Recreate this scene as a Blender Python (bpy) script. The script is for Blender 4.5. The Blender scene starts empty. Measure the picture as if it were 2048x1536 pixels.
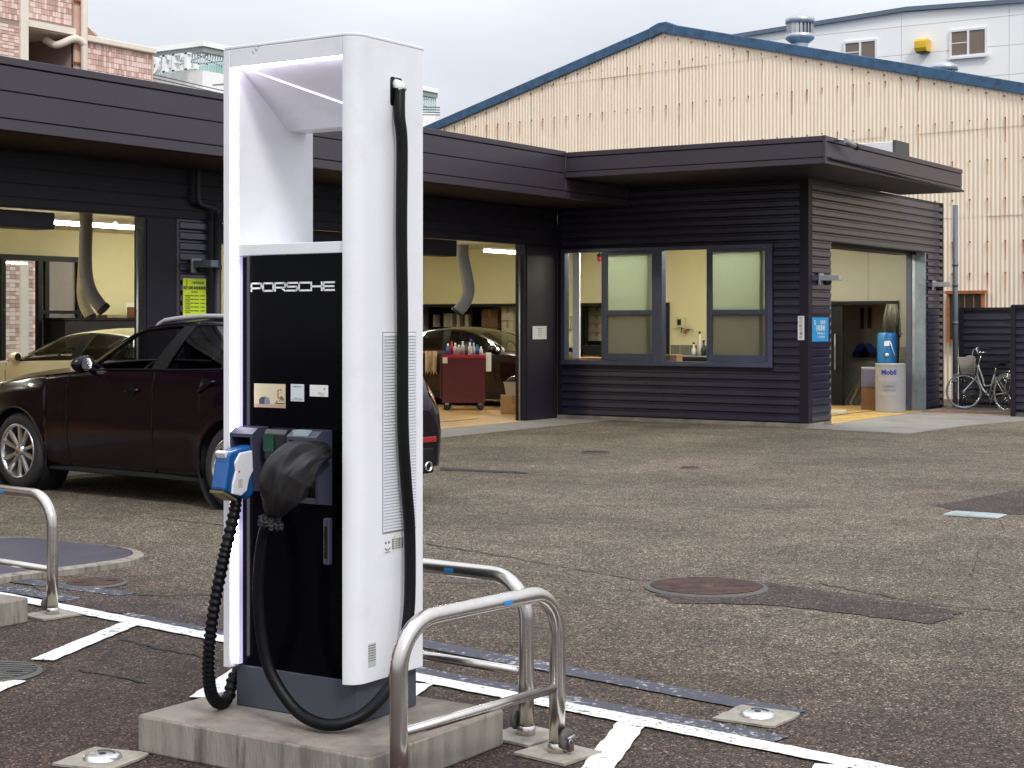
import bpy, math, random
from mathutils import Vector, Matrix, noise

# ---------------------------------------------------------------- camera, world, sun, exposure
C = bpy.context.scene.collection
scn = bpy.context.scene
FPX, CAMH, HZ, YAW = 3260.0, 1.5, 643.0, math.radians(33)
cam = bpy.data.cameras.new('camera'); camo = bpy.data.objects.new('camera', cam); C.objects.link(camo)
camo.location = (0, 0, CAMH); camo.rotation_euler = (math.radians(90), 0, YAW)
cam.sensor_width = 36; cam.lens = 36 * FPX / 2048; cam.shift_y = -(768 - HZ) / 2048
cam.clip_start = 0.1; cam.clip_end = 900
scn.camera = camo

SUN_EL, SUN_AZ = math.radians(44), math.radians(-32)      # azimuth measured from +x towards +y
world = bpy.data.worlds.new('World'); scn.world = world; world.use_nodes = True
wn = world.node_tree; wn.nodes.clear()
wo = wn.nodes.new('ShaderNodeOutputWorld'); bg = wn.nodes.new('ShaderNodeBackground')
sky = wn.nodes.new('ShaderNodeTexSky'); sky.sky_type = 'NISHITA'; sky.sun_disc = False
sky.sun_elevation = SUN_EL; sky.sun_rotation = math.pi / 2 - SUN_AZ
tc = wn.nodes.new('ShaderNodeTexCoord'); sep = wn.nodes.new('ShaderNodeSeparateXYZ')
wn.links.new(tc.outputs['Generated'], sep.inputs[0])
up = wn.nodes.new('ShaderNodeMapRange'); up.inputs[1].default_value = 0; up.inputs[2].default_value = 1
up.inputs[3].default_value = 1.0; up.inputs[4].default_value = 3.0      # overcast sky: brighter towards the zenith
wn.links.new(sep.outputs[2], up.inputs[0])
mp = wn.nodes.new('ShaderNodeMapping'); mp.inputs['Scale'].default_value = (2.2, 2.2, 7)
wn.links.new(tc.outputs['Generated'], mp.inputs[0])
no = wn.nodes.new('ShaderNodeTexNoise'); no.inputs['Scale'].default_value = 1.6; no.inputs['Detail'].default_value = 5
no.inputs['Roughness'].default_value = 0.45
wn.links.new(mp.outputs[0], no.inputs['Vector'])
cr = wn.nodes.new('ShaderNodeValToRGB'); wn.links.new(no.outputs['Fac'], cr.inputs[0])
cr.color_ramp.elements[0].position = 0.36; cr.color_ramp.elements[0].color = (0.46, 0.485, 0.53, 1)
cr.color_ramp.elements[1].position = 0.66; cr.color_ramp.elements[1].color = (0.58, 0.605, 0.65, 1)
mul = wn.nodes.new('ShaderNodeVectorMath'); mul.operation = 'SCALE'
wn.links.new(cr.outputs[0], mul.inputs[0]); wn.links.new(up.outputs[0], mul.inputs['Scale'])
sc10 = wn.nodes.new('ShaderNodeVectorMath'); sc10.operation = 'SCALE'; sc10.inputs['Scale'].default_value = 10
wn.links.new(mul.outputs[0], sc10.inputs[0])
hs = wn.nodes.new('ShaderNodeHueSaturation'); hs.inputs['Saturation'].default_value = 0.25
wn.links.new(sky.outputs[0], hs.inputs['Color'])
mx = wn.nodes.new('ShaderNodeMix'); mx.data_type = 'RGBA'; mx.inputs[0].default_value = 0.9     # cloud cover
wn.links.new(hs.outputs[0], mx.inputs[6]); wn.links.new(sc10.outputs[0], mx.inputs[7])
wn.links.new(mx.outputs[2], bg.inputs[0]); bg.inputs[1].default_value = 0.1
wn.links.new(bg.outputs[0], wo.inputs[0])

sl = bpy.data.lights.new('sun', 'SUN'); sl.energy = 1.5; sl.angle = math.radians(12); sl.color = (1, 0.97, 0.93)
so = bpy.data.objects.new('sun', sl); C.objects.link(so)
sv = Vector((math.cos(SUN_EL) * math.cos(SUN_AZ), math.cos(SUN_EL) * math.sin(SUN_AZ), math.sin(SUN_EL)))
so.rotation_euler = sv.to_track_quat('Z', 'Y').to_euler()
vs = scn.view_settings
scn.display_settings.display_device = 'sRGB'
vs.view_transform = 'Standard'; vs.look = 'None'; vs.exposure = 0.28; vs.gamma = 1; vs.use_curve_mapping = False
scn.cycles.max_bounces = 8; scn.cycles.diffuse_bounces = 3; scn.cycles.glossy_bounces = 4
scn.cycles.transparent_max_bounces = 8; scn.cycles.caustics_reflective = False; scn.cycles.caustics_refractive = False

# ---------------------------------------------------------------- where a line of sight meets a plane of the place
FW = (-math.sin(YAW), math.cos(YAW)); RT = (math.cos(YAW), math.sin(YAW))
def ray(px, py):
    k = (px - 1024) / FPX
    return Vector((FW[0] + k * RT[0], FW[1] + k * RT[1], -(py - HZ) / FPX))
def G(px, py, z=0.0):
    r = ray(px, py); t = (z - CAMH) / r.z
    return Vector((r.x * t, r.y * t, z))
def onX(px, py, x):
    r = ray(px, py); t = x / r.x
    return Vector((x, r.y * t, CAMH + r.z * t))
def onY(px, py, y):
    r = ray(px, py); t = y / r.y
    return Vector((r.x * t, y, CAMH + r.z * t))
def onD(px, py, d):
    r = ray(px, py)
    return Vector((r.x * d, r.y * d, CAMH + r.z * d))

# ---------------------------------------------------------------- mesh builder
def orient(p, q):
    d = (q - p); d.normalize()
    return d
class MB:
    def __init__(s): s.v = []; s.f = []; s.m = []; s.s = []
    def add(s, vs_, fs, m=0, smooth=False):
        o = len(s.v); s.v += [tuple(p) for p in vs_]
        for f in fs: s.f.append([i + o for i in f]); s.m.append(m); s.s.append(smooth)
        return s
    def box(s, x0, x1, y0, y1, z0, z1, m=0):
        return s.add([(x0,y0,z0),(x1,y0,z0),(x1,y1,z0),(x0,y1,z0),(x0,y0,z1),(x1,y0,z1),(x1,y1,z1),(x0,y1,z1)],
              [(0,3,2,1),(4,5,6,7),(0,1,5,4),(1,2,6,5),(2,3,7,6),(3,0,4,7)], m)
    def poly(s, pts, m=0): return s.add(pts, [tuple(range(len(pts)))], m)
    def prism(s, pts, a0, a1, axis='y', m=0, smooth=False):
        n = len(pts)
        def P(p, a):
            if axis == 'y': return (p[0], a, p[1])
            if axis == 'x': return (a, p[0], p[1])
            return (p[0], p[1], a)
        s.add([P(p, a0) for p in pts] + [P(p, a1) for p in pts], [tuple(range(n)), tuple(range(2*n-1, n-1, -1))], m)
        o = [P(p, a0) for p in pts] + [P(p, a1) for p in pts]
        return s.add(o, [(i, i+n, (i+1) % n + n, (i+1) % n) for i in range(n)], m, smooth)
    def tube(s, pts, r, n=10, m=0, cap=True, closed=False, smooth=True):
        pts = [Vector(p) for p in pts]; N = len(pts)
        rr = r if isinstance(r, (list, tuple)) else [r] * N
        vs_ = []; prev = None
        for i in range(N):
            if closed: t = pts[(i+1) % N] - pts[i-1]
            else: t = pts[min(i+1, N-1)] - pts[max(i-1, 0)]
            if t.length < 1e-9: t = Vector((0,0,1))
            t.normalize()
            if prev is None:
                a = Vector((0,0,1)) if abs(t.z) < 0.9 else Vector((1,0,0))
                u = t.cross(a).normalized()
            else:
                u = prev - t * prev.dot(t)
                u = u.normalized() if u.length > 1e-6 else t.orthogonal().normalized()
            prev = u; w = t.cross(u)
            for j in range(n):
                a = 2*math.pi*j/n
                vs_.append(pts[i] + (u*math.cos(a) + w*math.sin(a)) * rr[i])
        fs = []
        for i in range(N if closed else N-1):
            k = (i+1) % N
            for j in range(n): fs.append((i*n+j, i*n+(j+1) % n, k*n+(j+1) % n, k*n+j))
        s.add(vs_, fs, m, smooth)
        if cap and not closed:
            s.add(vs_[:n], [tuple(range(n-1, -1, -1))], m); s.add(vs_[-n:], [tuple(range(n))], m)
        return s
    def lathe(s, prof, c=(0,0,0), n=24, M=None, m=0, smooth=True, arc=2*math.pi):
        M = M or Matrix.Identity(3); c = Vector(c); full = abs(arc - 2*math.pi) < 1e-6
        k = n if full else n+1; vs_ = []
        for (r, z) in prof:
            for j in range(k):
                a = arc*j/n; vs_.append(c + M @ Vector((r*math.cos(a), r*math.sin(a), z)))
        fs = []
        for i in range(len(prof)-1):
            for j in range(n):
                j2 = (j+1) % k if full else j+1
                fs.append((i*k+j, i*k+j2, (i+1)*k+j2, (i+1)*k+j))
        return s.add(vs_, fs, m, smooth)
    def grid(s, P, m=0, smooth=True, thick=None):
        nu, nv = len(P), len(P[0])
        return s.add([p for row in P for p in row],
              [(i*nv+j, (i+1)*nv+j, (i+1)*nv+j+1, i*nv+j+1) for i in range(nu-1) for j in range(nv-1)], m, smooth)
    def mesh(s, name, mats):
        me = bpy.data.meshes.new(name); me.from_pydata(s.v, [], s.f)
        for mt in (mats if isinstance(mats, (list, tuple)) else [mats]): me.materials.append(mt)
        me.polygons.foreach_set('material_index', s.m); me.polygons.foreach_set('use_smooth', s.s)
        me.update(); return me
    def build(s, name, mats, parent=None, loc=None, rot=None, bevel=0, seg=2, label=None, cat=None, group=None, kind=None, fix=True):
        me = s.mesh(name, mats)
        if fix:
            import bmesh
            b = bmesh.new(); b.from_mesh(me); bmesh.ops.remove_doubles(b, verts=b.verts, dist=1e-5)
            bmesh.ops.recalc_face_normals(b, faces=b.faces); b.to_mesh(me); b.free()
        return link(name, me, parent, loc, rot, bevel, seg, label, cat, group, kind)
def link(name, me, parent=None, loc=None, rot=None, bevel=0, seg=2, label=None, cat=None, group=None, kind=None):
    o = bpy.data.objects.new(name, me); C.objects.link(o)
    if parent: o.parent = parent
    if loc is not None: o.location = loc
    if rot is not None: o.rotation_euler = rot
    if bevel:
        b = o.modifiers.new('bevel', 'BEVEL'); b.width = bevel; b.segments = seg; b.limit_method = 'ANGLE'; b.angle_limit = math.radians(40)
    tag(o, label, cat, group, kind); return o
def tag(o, label=None, cat=None, group=None, kind=None):
    if label: o['label'] = label
    if cat: o['category'] = cat
    if group: o['group'] = group
    if kind: o['kind'] = kind
    return o
def thing(name, label, cat, loc=(0,0,0), rz=0, group=None):
    o = bpy.data.objects.new(name, None); C.objects.link(o); o.location = loc; o.rotation_euler = (0,0,rz)
    o.empty_display_size = 0.1
    return tag(o, label, cat, group)
def kids(o): return [c for c in bpy.data.objects if c.parent == o]
def dup(o, parent=None, loc=None, rz=None, label=None):
    c = o.copy(); C.objects.link(c)
    if parent is not None: c.parent = parent
    if loc is not None: c.location = loc
    if rz is not None: c.rotation_euler = (0,0,rz)
    if label: c['label'] = label
    for k in kids(o): dup(k, c)
    return c
def smooth_path(pts, n=8):
    pts = [Vector(p) for p in pts]; out = []
    P = [pts[0]*2-pts[1]] + pts + [pts[-1]*2-pts[-2]]
    for i in range(1, len(P)-2):
        for k in range(n):
            t = k/n; a,b,c,d = P[i-1],P[i],P[i+1],P[i+2]
            out.append(0.5*((2*b)+(c-a)*t+(2*a-5*b+4*c-d)*t*t+(3*b-a-3*c+d)*t**3))
    out.append(pts[-1]); return out
def text(s, size, mat, parent=None, M=None, name='lettering', depth=0.001, align='CENTER', sx=1.0, bold=0.0, label=None):
    cu = bpy.data.curves.new(name, 'FONT'); cu.body = s; cu.size = size; cu.align_x = align; cu.align_y = 'CENTER'
    cu.extrude = depth; cu.offset = bold; cu.resolution_u = 3
    to = bpy.data.objects.new('tmp', cu); C.objects.link(to)
    dg = bpy.context.evaluated_depsgraph_get(); dg.update()
    me = bpy.data.meshes.new_from_object(to.evaluated_get(dg)); bpy.data.objects.remove(to)
    me.transform(Matrix.Diagonal((sx, 1, 1, 1))); me.materials.clear(); me.materials.append(mat)
    if M is not None: me.transform(M)
    me.name = name
    return link(name, me, parent, label=label)
def facing(origin, n):        # frame whose xy plane is a wall with outward normal n ('-y', '+x', ...)
    X = {'-y': (1,0,0), '+x': (0,1,0), '+z': (1,0,0), '-x': (0,-1,0)}[n]
    Y = {'-y': (0,0,1), '+x': (0,0,1), '+z': (0,1,0), '-x': (0,0,1)}[n]
    X = Vector(X); Y = Vector(Y); Z = X.cross(Y)
    M = Matrix((X, Y, Z)).transposed().to_4x4(); M.translation = Vector(origin); return M

# ---------------------------------------------------------------- materials
def nd(t, kind, **kw):
    n = t.nodes.new(kind)
    for k, v in kw.items(): n.inputs[k.replace('_', ' ')].default_value = v
    return n
def mat(name, col, rough=0.5, metal=0.0, var=0.0, vscale=6.0, bump=0.0, bscale=60.0, spec=0.5, emit=None, estr=0, coat=0.0,
        stretch=(1,1,1), dirt=None, dscale=2.0, damt=0.5, alpha=1.0, trans=0.0):
    m = bpy.data.materials.new(name); m.use_nodes = True; t = m.node_tree; L = t.links
    b = t.nodes['Principled BSDF']; b.inputs['Base Color'].default_value = (*col, 1)
    b.inputs['Roughness'].default_value = rough; b.inputs['Metallic'].default_value = metal
    b.inputs['Specular IOR Level'].default_value = spec; b.inputs['Coat Weight'].default_value = coat
    b.inputs['Coat Roughness'].default_value = 0.05; b.inputs['Transmission Weight'].default_value = trans
    if emit: b.inputs['Emission Color'].default_value = (*emit, 1); b.inputs['Emission Strength'].default_value = estr
    if var or bump or dirt:
        tc_ = t.nodes.new('ShaderNodeTexCoord'); mpn = t.nodes.new('ShaderNodeMapping'); mpn.inputs['Scale'].default_value = stretch
        L.new(tc_.outputs['Object'], mpn.inputs[0])
    last = None
    if var:
        n1 = nd(t, 'ShaderNodeTexNoise', Scale=vscale, Detail=6.0, Roughness=0.6); L.new(mpn.outputs[0], n1.inputs['Vector'])
        r = t.nodes.new('ShaderNodeMapRange'); r.inputs[1].default_value = .3; r.inputs[2].default_value = .7
        r.inputs[3].default_value = 1-var; r.inputs[4].default_value = 1+var; L.new(n1.outputs['Fac'], r.inputs[0])
        sc = t.nodes.new('ShaderNodeVectorMath'); sc.operation = 'SCALE'; sc.inputs[0].default_value = col
        L.new(r.outputs[0], sc.inputs['Scale']); last = sc.outputs[0]
        rr = t.nodes.new('ShaderNodeMapRange'); rr.inputs[3].default_value = max(0, rough-.5*var*rough); rr.inputs[4].default_value = min(1, rough+.5*var*rough)
        L.new(n1.outputs['Fac'], rr.inputs[0]); L.new(rr.outputs[0], b.inputs['Roughness'])
    if dirt:
        n2 = nd(t, 'ShaderNodeTexNoise', Scale=dscale, Detail=7.0, Roughness=0.65); L.new(mpn.outputs[0], n2.inputs['Vector'])
        r2 = t.nodes.new('ShaderNodeMapRange'); r2.inputs[1].default_value = .5; r2.inputs[2].default_value = .72; r2.inputs[4].default_value = damt
        L.new(n2.outputs['Fac'], r2.inputs[0])
        mxx = t.nodes.new('ShaderNodeMix'); mxx.data_type = 'RGBA'; L.new(r2.outputs[0], mxx.inputs[0])
        if last: L.new(last, mxx.inputs[6])
        else: mxx.inputs[6].default_value = (*col, 1)
        mxx.inputs[7].default_value = (*dirt, 1); last = mxx.outputs[2]
    if last: L.new(last, b.inputs['Base Color'])
    if bump:
        n3 = nd(t, 'ShaderNodeTexNoise', Scale=bscale, Detail=4.0); L.new(mpn.outputs[0], n3.inputs['Vector'])
        bp = t.nodes.new('ShaderNodeBump'); bp.inputs['Strength'].default_value = bump; bp.inputs['Distance'].default_value = 0.01
        L.new(n3.outputs['Fac'], bp.inputs['Height']); L.new(bp.outputs[0], b.inputs['Normal'])
    return m
def glass(name, tint, k=.75, rough=0.0):
    m = bpy.data.materials.new(name); m.use_nodes = True; t = m.node_tree; t.nodes.clear(); L = t.links
    o = t.nodes.new('ShaderNodeOutputMaterial'); tr = t.nodes.new('ShaderNodeBsdfTransparent'); tr.inputs[0].default_value = (*tint, 1)
    g = t.nodes.new('ShaderNodeBsdfGlossy'); g.inputs['Roughness'].default_value = rough; g.inputs['Color'].default_value = (1,1,1,1)
    lw = t.nodes.new('ShaderNodeLayerWeight'); lw.inputs[0].default_value = .5
    p = t.nodes.new('ShaderNodeMath'); p.operation = 'POWER'; p.inputs[1].default_value = 4.5; L.new(lw.outputs['Facing'], p.inputs[0])
    a = t.nodes.new('ShaderNodeMath'); a.operation = 'MULTIPLY_ADD'; a.inputs[1].default_value = k; a.inputs[2].default_value = .05; L.new(p.outputs[0], a.inputs[0])
    ms = t.nodes.new('ShaderNodeMixShader'); L.new(a.outputs[0], ms.inputs[0]); L.new(tr.outputs[0], ms.inputs[1]); L.new(g.outputs[0], ms.inputs[2])
    L.new(ms.outputs[0], o.inputs[0]); return m
def frosted(name, col):
    m = bpy.data.materials.new(name); m.use_nodes = True; t = m.node_tree; t.nodes.clear(); L = t.links
    o = t.nodes.new('ShaderNodeOutputMaterial'); tl = t.nodes.new('ShaderNodeBsdfTranslucent'); tl.inputs[0].default_value = (*col, 1)
    rf = t.nodes.new('ShaderNodeBsdfRefraction'); rf.inputs['Color'].default_value = (*col, 1); rf.inputs['Roughness'].default_value = .55; rf.inputs['IOR'].default_value = 1.08
    p = t.nodes.new('ShaderNodeBsdfPrincipled'); p.inputs['Base Color'].default_value = (.16,.17,.15,1); p.inputs['Roughness'].default_value = .3
    m1 = t.nodes.new('ShaderNodeMixShader'); m1.inputs[0].default_value = .85; L.new(rf.outputs[0], m1.inputs[1]); L.new(tl.outputs[0], m1.inputs[2])
    ms = t.nodes.new('ShaderNodeMixShader'); ms.inputs[0].default_value = .2
    L.new(m1.outputs[0], ms.inputs[1]); L.new(p.outputs[0], ms.inputs[2]); L.new(ms.outputs[0], o.inputs[0]); return m

def asphalt(name, base, dark, light, tint=1.0, seed=0.0, patchy=True):
    m = bpy.data.materials.new(name); m.use_nodes = True; t = m.node_tree; L = t.links
    b = t.nodes['Principled BSDF']; b.inputs['Specular IOR Level'].default_value = .35
    tc_ = t.nodes.new('ShaderNodeTexCoord'); mpn = t.nodes.new('ShaderNodeMapping'); mpn.inputs['Location'].default_value = (seed, seed*.7, 0)
    L.new(tc_.outputs['Object'], mpn.inputs[0])
    vo = nd(t, 'ShaderNodeTexVoronoi', Scale=130.0); L.new(mpn.outputs[0], vo.inputs['Vector'])       # the stones of the mix, about 1 cm
    sepc = t.nodes.new('ShaderNodeSeparateColor'); L.new(vo.outputs['Color'], sepc.inputs[0])
    ramp = t.nodes.new('ShaderNodeValToRGB'); L.new(sepc.outputs[0], ramp.inputs[0])
    e = ramp.color_ramp.elements; e[0].color = (*dark, 1); e[0].position = 0.0
    e[1].color = (*light, 1); e[1].position = 1.0
    x = ramp.color_ramp.elements.new(.45); x.color = (*base, 1)
    x = ramp.color_ramp.elements.new(.9); x.color = (*[c*1.5 for c in base], 1)
    n0 = nd(t, 'ShaderNodeTexNoise', Scale=.55, Detail=5.0, Roughness=.62); L.new(mpn.outputs[0], n0.inputs['Vector'])
    r0 = t.nodes.new('ShaderNodeMapRange'); r0.inputs[1].default_value = .35; r0.inputs[2].default_value = .68
    r0.inputs[3].default_value = .70; r0.inputs[4].default_value = 1.22; L.new(n0.outputs['Fac'], r0.inputs[0])
    n1 = nd(t, 'ShaderNodeTexNoise', Scale=3.5, Detail=6.0, Roughness=.6); L.new(mpn.outputs[0], n1.inputs['Vector'])
    r1 = t.nodes.new('ShaderNodeMapRange'); r1.inputs[1].default_value = .35; r1.inputs[2].default_value = .65
    r1.inputs[3].default_value = .84; r1.inputs[4].default_value = 1.15; L.new(n1.outputs['Fac'], r1.inputs[0])
    mu = t.nodes.new('ShaderNodeMath'); mu.operation = 'MULTIPLY'; L.new(r0.outputs[0], mu.inputs[0]); L.new(r1.outputs[0], mu.inputs[1])
    sc = t.nodes.new('ShaderNodeVectorMath'); sc.operation = 'SCALE'; L.new(ramp.outputs[0], sc.inputs[0]); L.new(mu.outputs[0], sc.inputs['Scale'])
    # older worn, reddish mix under the parking bays, paler worn mix towards the garage
    gp = t.nodes.new('ShaderNodeMapRange'); gp.inputs[1].default_value = .25; gp.inputs[2].default_value = .75; gp.inputs[3].default_value = 1.25; gp.inputs[4].default_value = .42
    L.new(vo.outputs['Distance'], gp.inputs[0])                                                     # dark binder between the stones
    v2 = nd(t, 'ShaderNodeTexVoronoi', Scale=48.0); L.new(mpn.outputs[0], v2.inputs['Vector']); s2 = t.nodes.new('ShaderNodeSeparateColor'); L.new(v2.outputs['Color'], s2.inputs[0])
    g2 = t.nodes.new('ShaderNodeMapRange'); g2.inputs[3].default_value = .68; g2.inputs[4].default_value = 1.32; L.new(s2.outputs[1], g2.inputs[0])
    m2 = t.nodes.new('ShaderNodeMath'); m2.operation = 'MULTIPLY'; L.new(gp.outputs[0], m2.inputs[0]); L.new(g2.outputs[0], m2.inputs[1])
    s3 = t.nodes.new('ShaderNodeVectorMath'); s3.operation = 'SCALE'; L.new(sc.outputs[0], s3.inputs[0]); L.new(m2.outputs[0], s3.inputs['Scale'])
    col = s3.outputs[0]
    if patchy:
        sp = t.nodes.new('ShaderNodeSeparateXYZ'); L.new(tc_.outputs['Object'], sp.inputs[0])
        nn = nd(t, 'ShaderNodeTexNoise', Scale=.8, Detail=4.0); L.new(tc_.outputs['Object'], nn.inputs['Vector'])
        ad = t.nodes.new('ShaderNodeMath'); ad.operation = 'MULTIPLY_ADD'; ad.inputs[1].default_value = 3.2; L.new(nn.outputs['Fac'], ad.inputs[0]); L.new(sp.outputs[1], ad.inputs[2])
        rg = t.nodes.new('ShaderNodeMapRange'); rg.inputs[1].default_value = 6.2; rg.inputs[2].default_value = 9.8; L.new(ad.outputs[0], rg.inputs[0])
        tn = t.nodes.new('ShaderNodeMix'); tn.data_type = 'RGBA'; tn.inputs[6].default_value = (.38, .29, .30, 1); tn.inputs[7].default_value = (1,1,1,1)
        L.new(rg.outputs[0], tn.inputs[0])
        mm = t.nodes.new('ShaderNodeVectorMath'); mm.operation = 'MULTIPLY'; L.new(col, mm.inputs[0]); L.new(tn.outputs[2], mm.inputs[1]); col = mm.outputs[0]
        # rust-brown stains
        n4 = nd(t, 'ShaderNodeTexNoise', Scale=1.1, Detail=5.0, Roughness=.7); n4.inputs['Scale'].default_value = .9
        mp4 = t.nodes.new('ShaderNodeMapping'); mp4.inputs['Location'].default_value = (7.3, 2.1, 0); L.new(tc_.outputs['Object'], mp4.inputs[0]); L.new(mp4.outputs[0], n4.inputs['Vector'])
        r4 = t.nodes.new('ShaderNodeMapRange'); r4.inputs[1].default_value = .56; r4.inputs[2].default_value = .72; r4.inputs[4].default_value = .6; L.new(n4.outputs['Fac'], r4.inputs[0])
        m4 = t.nodes.new('ShaderNodeMix'); m4.data_type = 'RGBA'; m4.blend_type = 'MULTIPLY'; L.new(r4.outputs[0], m4.inputs[0]); L.new(col, m4.inputs[6]); m4.inputs[7].default_value = (.75,.5,.42,1)
        col = m4.outputs[2]
    L.new(col, b.inputs['Base Color'])
    b.inputs['Roughness'].default_value = .8
    bp = t.nodes.new('ShaderNodeBump'); bp.inputs['Strength'].default_value = .9; bp.inputs['Distance'].default_value = .006
    L.new(vo.outputs['Distance'], bp.inputs['Height']); bp.invert = True; L.new(bp.outputs[0], b.inputs['Normal'])
    return m
def paint_mark(name, col, under, wear=.42, scale=40.0):
    m = bpy.data.materials.new(name); m.use_nodes = True; t = m.node_tree; L = t.links; b = t.nodes['Principled BSDF']
    tc_ = t.nodes.new('ShaderNodeTexCoord')
    n1 = nd(t, 'ShaderNodeTexNoise', Scale=scale, Detail=6.0, Roughness=.75); L.new(tc_.outputs['Object'], n1.inputs['Vector'])
    n2 = nd(t, 'ShaderNodeTexNoise', Scale=2.5, Detail=3.0); L.new(tc_.outputs['Object'], n2.inputs['Vector'])
    a = t.nodes.new('ShaderNodeMath'); a.operation = 'MULTIPLY_ADD'; a.inputs[1].default_value = .3; L.new(n2.outputs['Fac'], a.inputs[0]); L.new(n1.outputs['Fac'], a.inputs[2])
    r = t.nodes.new('ShaderNodeMapRange'); r.inputs[1].default_value = wear; r.inputs[2].default_value = wear+.06; L.new(a.outputs[0], r.inputs[0])
    mxx = t.nodes.new('ShaderNodeMix'); mxx.data_type = 'RGBA'; L.new(r.outputs[0], mxx.inputs[0])
    mxx.inputs[6].default_value = (*under, 1); mxx.inputs[7].default_value = (*col, 1); L.new(mxx.outputs[2], b.inputs['Base Color'])
    b.inputs['Roughness'].default_value = .65
    bp = t.nodes.new('ShaderNodeBump'); bp.inputs['Strength'].default_value = .4; bp.inputs['Distance'].default_value = .004
    n3 = nd(t, 'ShaderNodeTexVoronoi', Scale=85.0); L.new(tc_.outputs['Object'], n3.inputs['Vector']); L.new(n3.outputs['Distance'], bp.inputs['Height']); L.new(bp.outputs[0], b.inputs['Normal'])
    return m

ASPH = asphalt('asphalt', (.168,.134,.096), (.014,.011,.008), (.70,.60,.46))
ASPH2 = asphalt('asphalt_patch', (.090,.062,.055), (.014,.010,.009), (.40,.32,.28), seed=3.1, patchy=False)
CONC = mat('concrete', (.25,.215,.18), .85, var=.28, vscale=4, bump=.5, bscale=90, dirt=(.10,.07,.055), dscale=2.6, damt=.9)
CONC_SIDE = mat('stained_concrete', (.27,.245,.205), .85, var=.25, vscale=6, bump=.5, bscale=70, dirt=(.075,.055,.035), dscale=5, damt=1.0, stretch=(3,3,.35))
APRON = mat('apron_concrete', (.24,.225,.21), .8, var=.14, vscale=2.2, bump=.2, bscale=80, dirt=(.11,.10,.09), dscale=1.2, damt=.6)
WHITE_LINE = paint_mark('white_road_paint', (.84,.84,.82), (.10,.085,.075), .53)
GREY_LINE = paint_mark('grey_cover_paint', (.050,.050,.068), (.42,.42,.44), .53, 30)
SIDING = mat('dark_siding', (.018,.016,.038), .30, var=.25, vscale=1.5, spec=.9, coat=.25)
FASCIA = mat('fascia_metal', (.044,.034,.045), .34, var=.10, vscale=.9, spec=.6)
BLACK = mat('black_metal', (.005,.005,.006), .5, spec=.25)
DARKTRIM = mat('dark_trim', (.014,.012,.020), .45, spec=.3)
STEEL = mat('galvanised_steel', (.42,.45,.47), .42, .75, var=.15, vscale=14, dirt=(.12,.14,.16), dscale=4, damt=.5)
STAINLESS = mat('brushed_stainless_tube', (.62,.58,.54), .24, 1.0, var=.08, vscale=14, dirt=(.40,.34,.28), dscale=3, damt=.35)
WHITEP = mat('white_powder_coat', (.80,.80,.83), .32, var=.02, vscale=3, coat=.15, dirt=(.62,.62,.63), dscale=5, damt=.4)
WHITE = mat('white_paint', (.78,.78,.78), .45, var=.04)
CREAM = mat('cream_interior_wall', (.66,.60,.36), .6, var=.04, vscale=1.5)
BEIGE = mat('beige_interior_wall', (.36,.34,.285), .65, var=.05, vscale=1.5)
CEIL = mat('ceiling_board', (.62,.60,.50), .7, var=.05)
GFLOOR = mat('tan_painted_floor', (.50,.30,.12), .45, var=.2, vscale=2, dirt=(.22,.12,.06), dscale=1.6, damt=.7)
YEL = mat('yellow_floor_paint', (.62,.46,.10), .6, var=.2)
GTILE = mat('grey_wall_tile', (.16,.155,.135), .35, var=.15)
ORANGE = mat('rusty_orange_rail', (.38,.13,.045), .75, var=.3, vscale=12)
RUST = mat('rust', (.24,.075,.025), .9, var=.35, vscale=30)
RUSTY_IRON = mat('rusty_cast_iron', (.085,.050,.040), .75, .1, var=.35, vscale=18, bump=.4, bscale=120, dirt=(.17,.075,.05), dscale=5, damt=.6)
GREY_IRON = mat('grey_cast_iron', (.085,.083,.075), .6, .1, var=.25, vscale=20, bump=.3)
CHERRY = mat('red_toolbox_paint', (.085,.003,.005), .35, var=.05, coat=.3)
RUBBER = mat('black_rubber', (.0035,.0035,.005), .45, var=.2, vscale=20, spec=.2)
TYRE = mat('tyre_rubber', (.022,.020,.024), .65, var=.2, vscale=15, bump=.2)
CARDB = mat('cardboard', (.42,.25,.125), .8, var=.08)
PAPER = mat('white_paper', (.75,.74,.70), .7)
INK = mat('black_print', (.02,.02,.02), .6)
CHROME = mat('chrome', (.8,.8,.82), .12, 1.0)
LAMP = mat('fluorescent_tube', (1,1,1), .4, emit=(.98,1.0,.82), estr=46)
# ================================================================ GROUND
gnd = MB().poly([(-260,-60,0),(160,-60,0),(160,260,0),(-260,260,0)]).build('ground', ASPH, kind='structure', fix=False)
def jag(pts, a=.02, st=.08, seed=3):
    r_ = random.Random(seed); out = []
    for i in range(len(pts)):
        p, q = Vector(pts[i]), Vector(pts[(i+1) % len(pts)]); k = max(1, int((q-p).length/st))
        for j in range(k): v = p.lerp(q, j/k); out.append((v.x+r_.uniform(-a,a), v.y+r_.uniform(-a,a)))
    return out
def sheet(name, pts, m, z, **kw): return MB().poly([(p[0], p[1], z) for p in pts]).build(name, m, fix=False, **kw)
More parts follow.
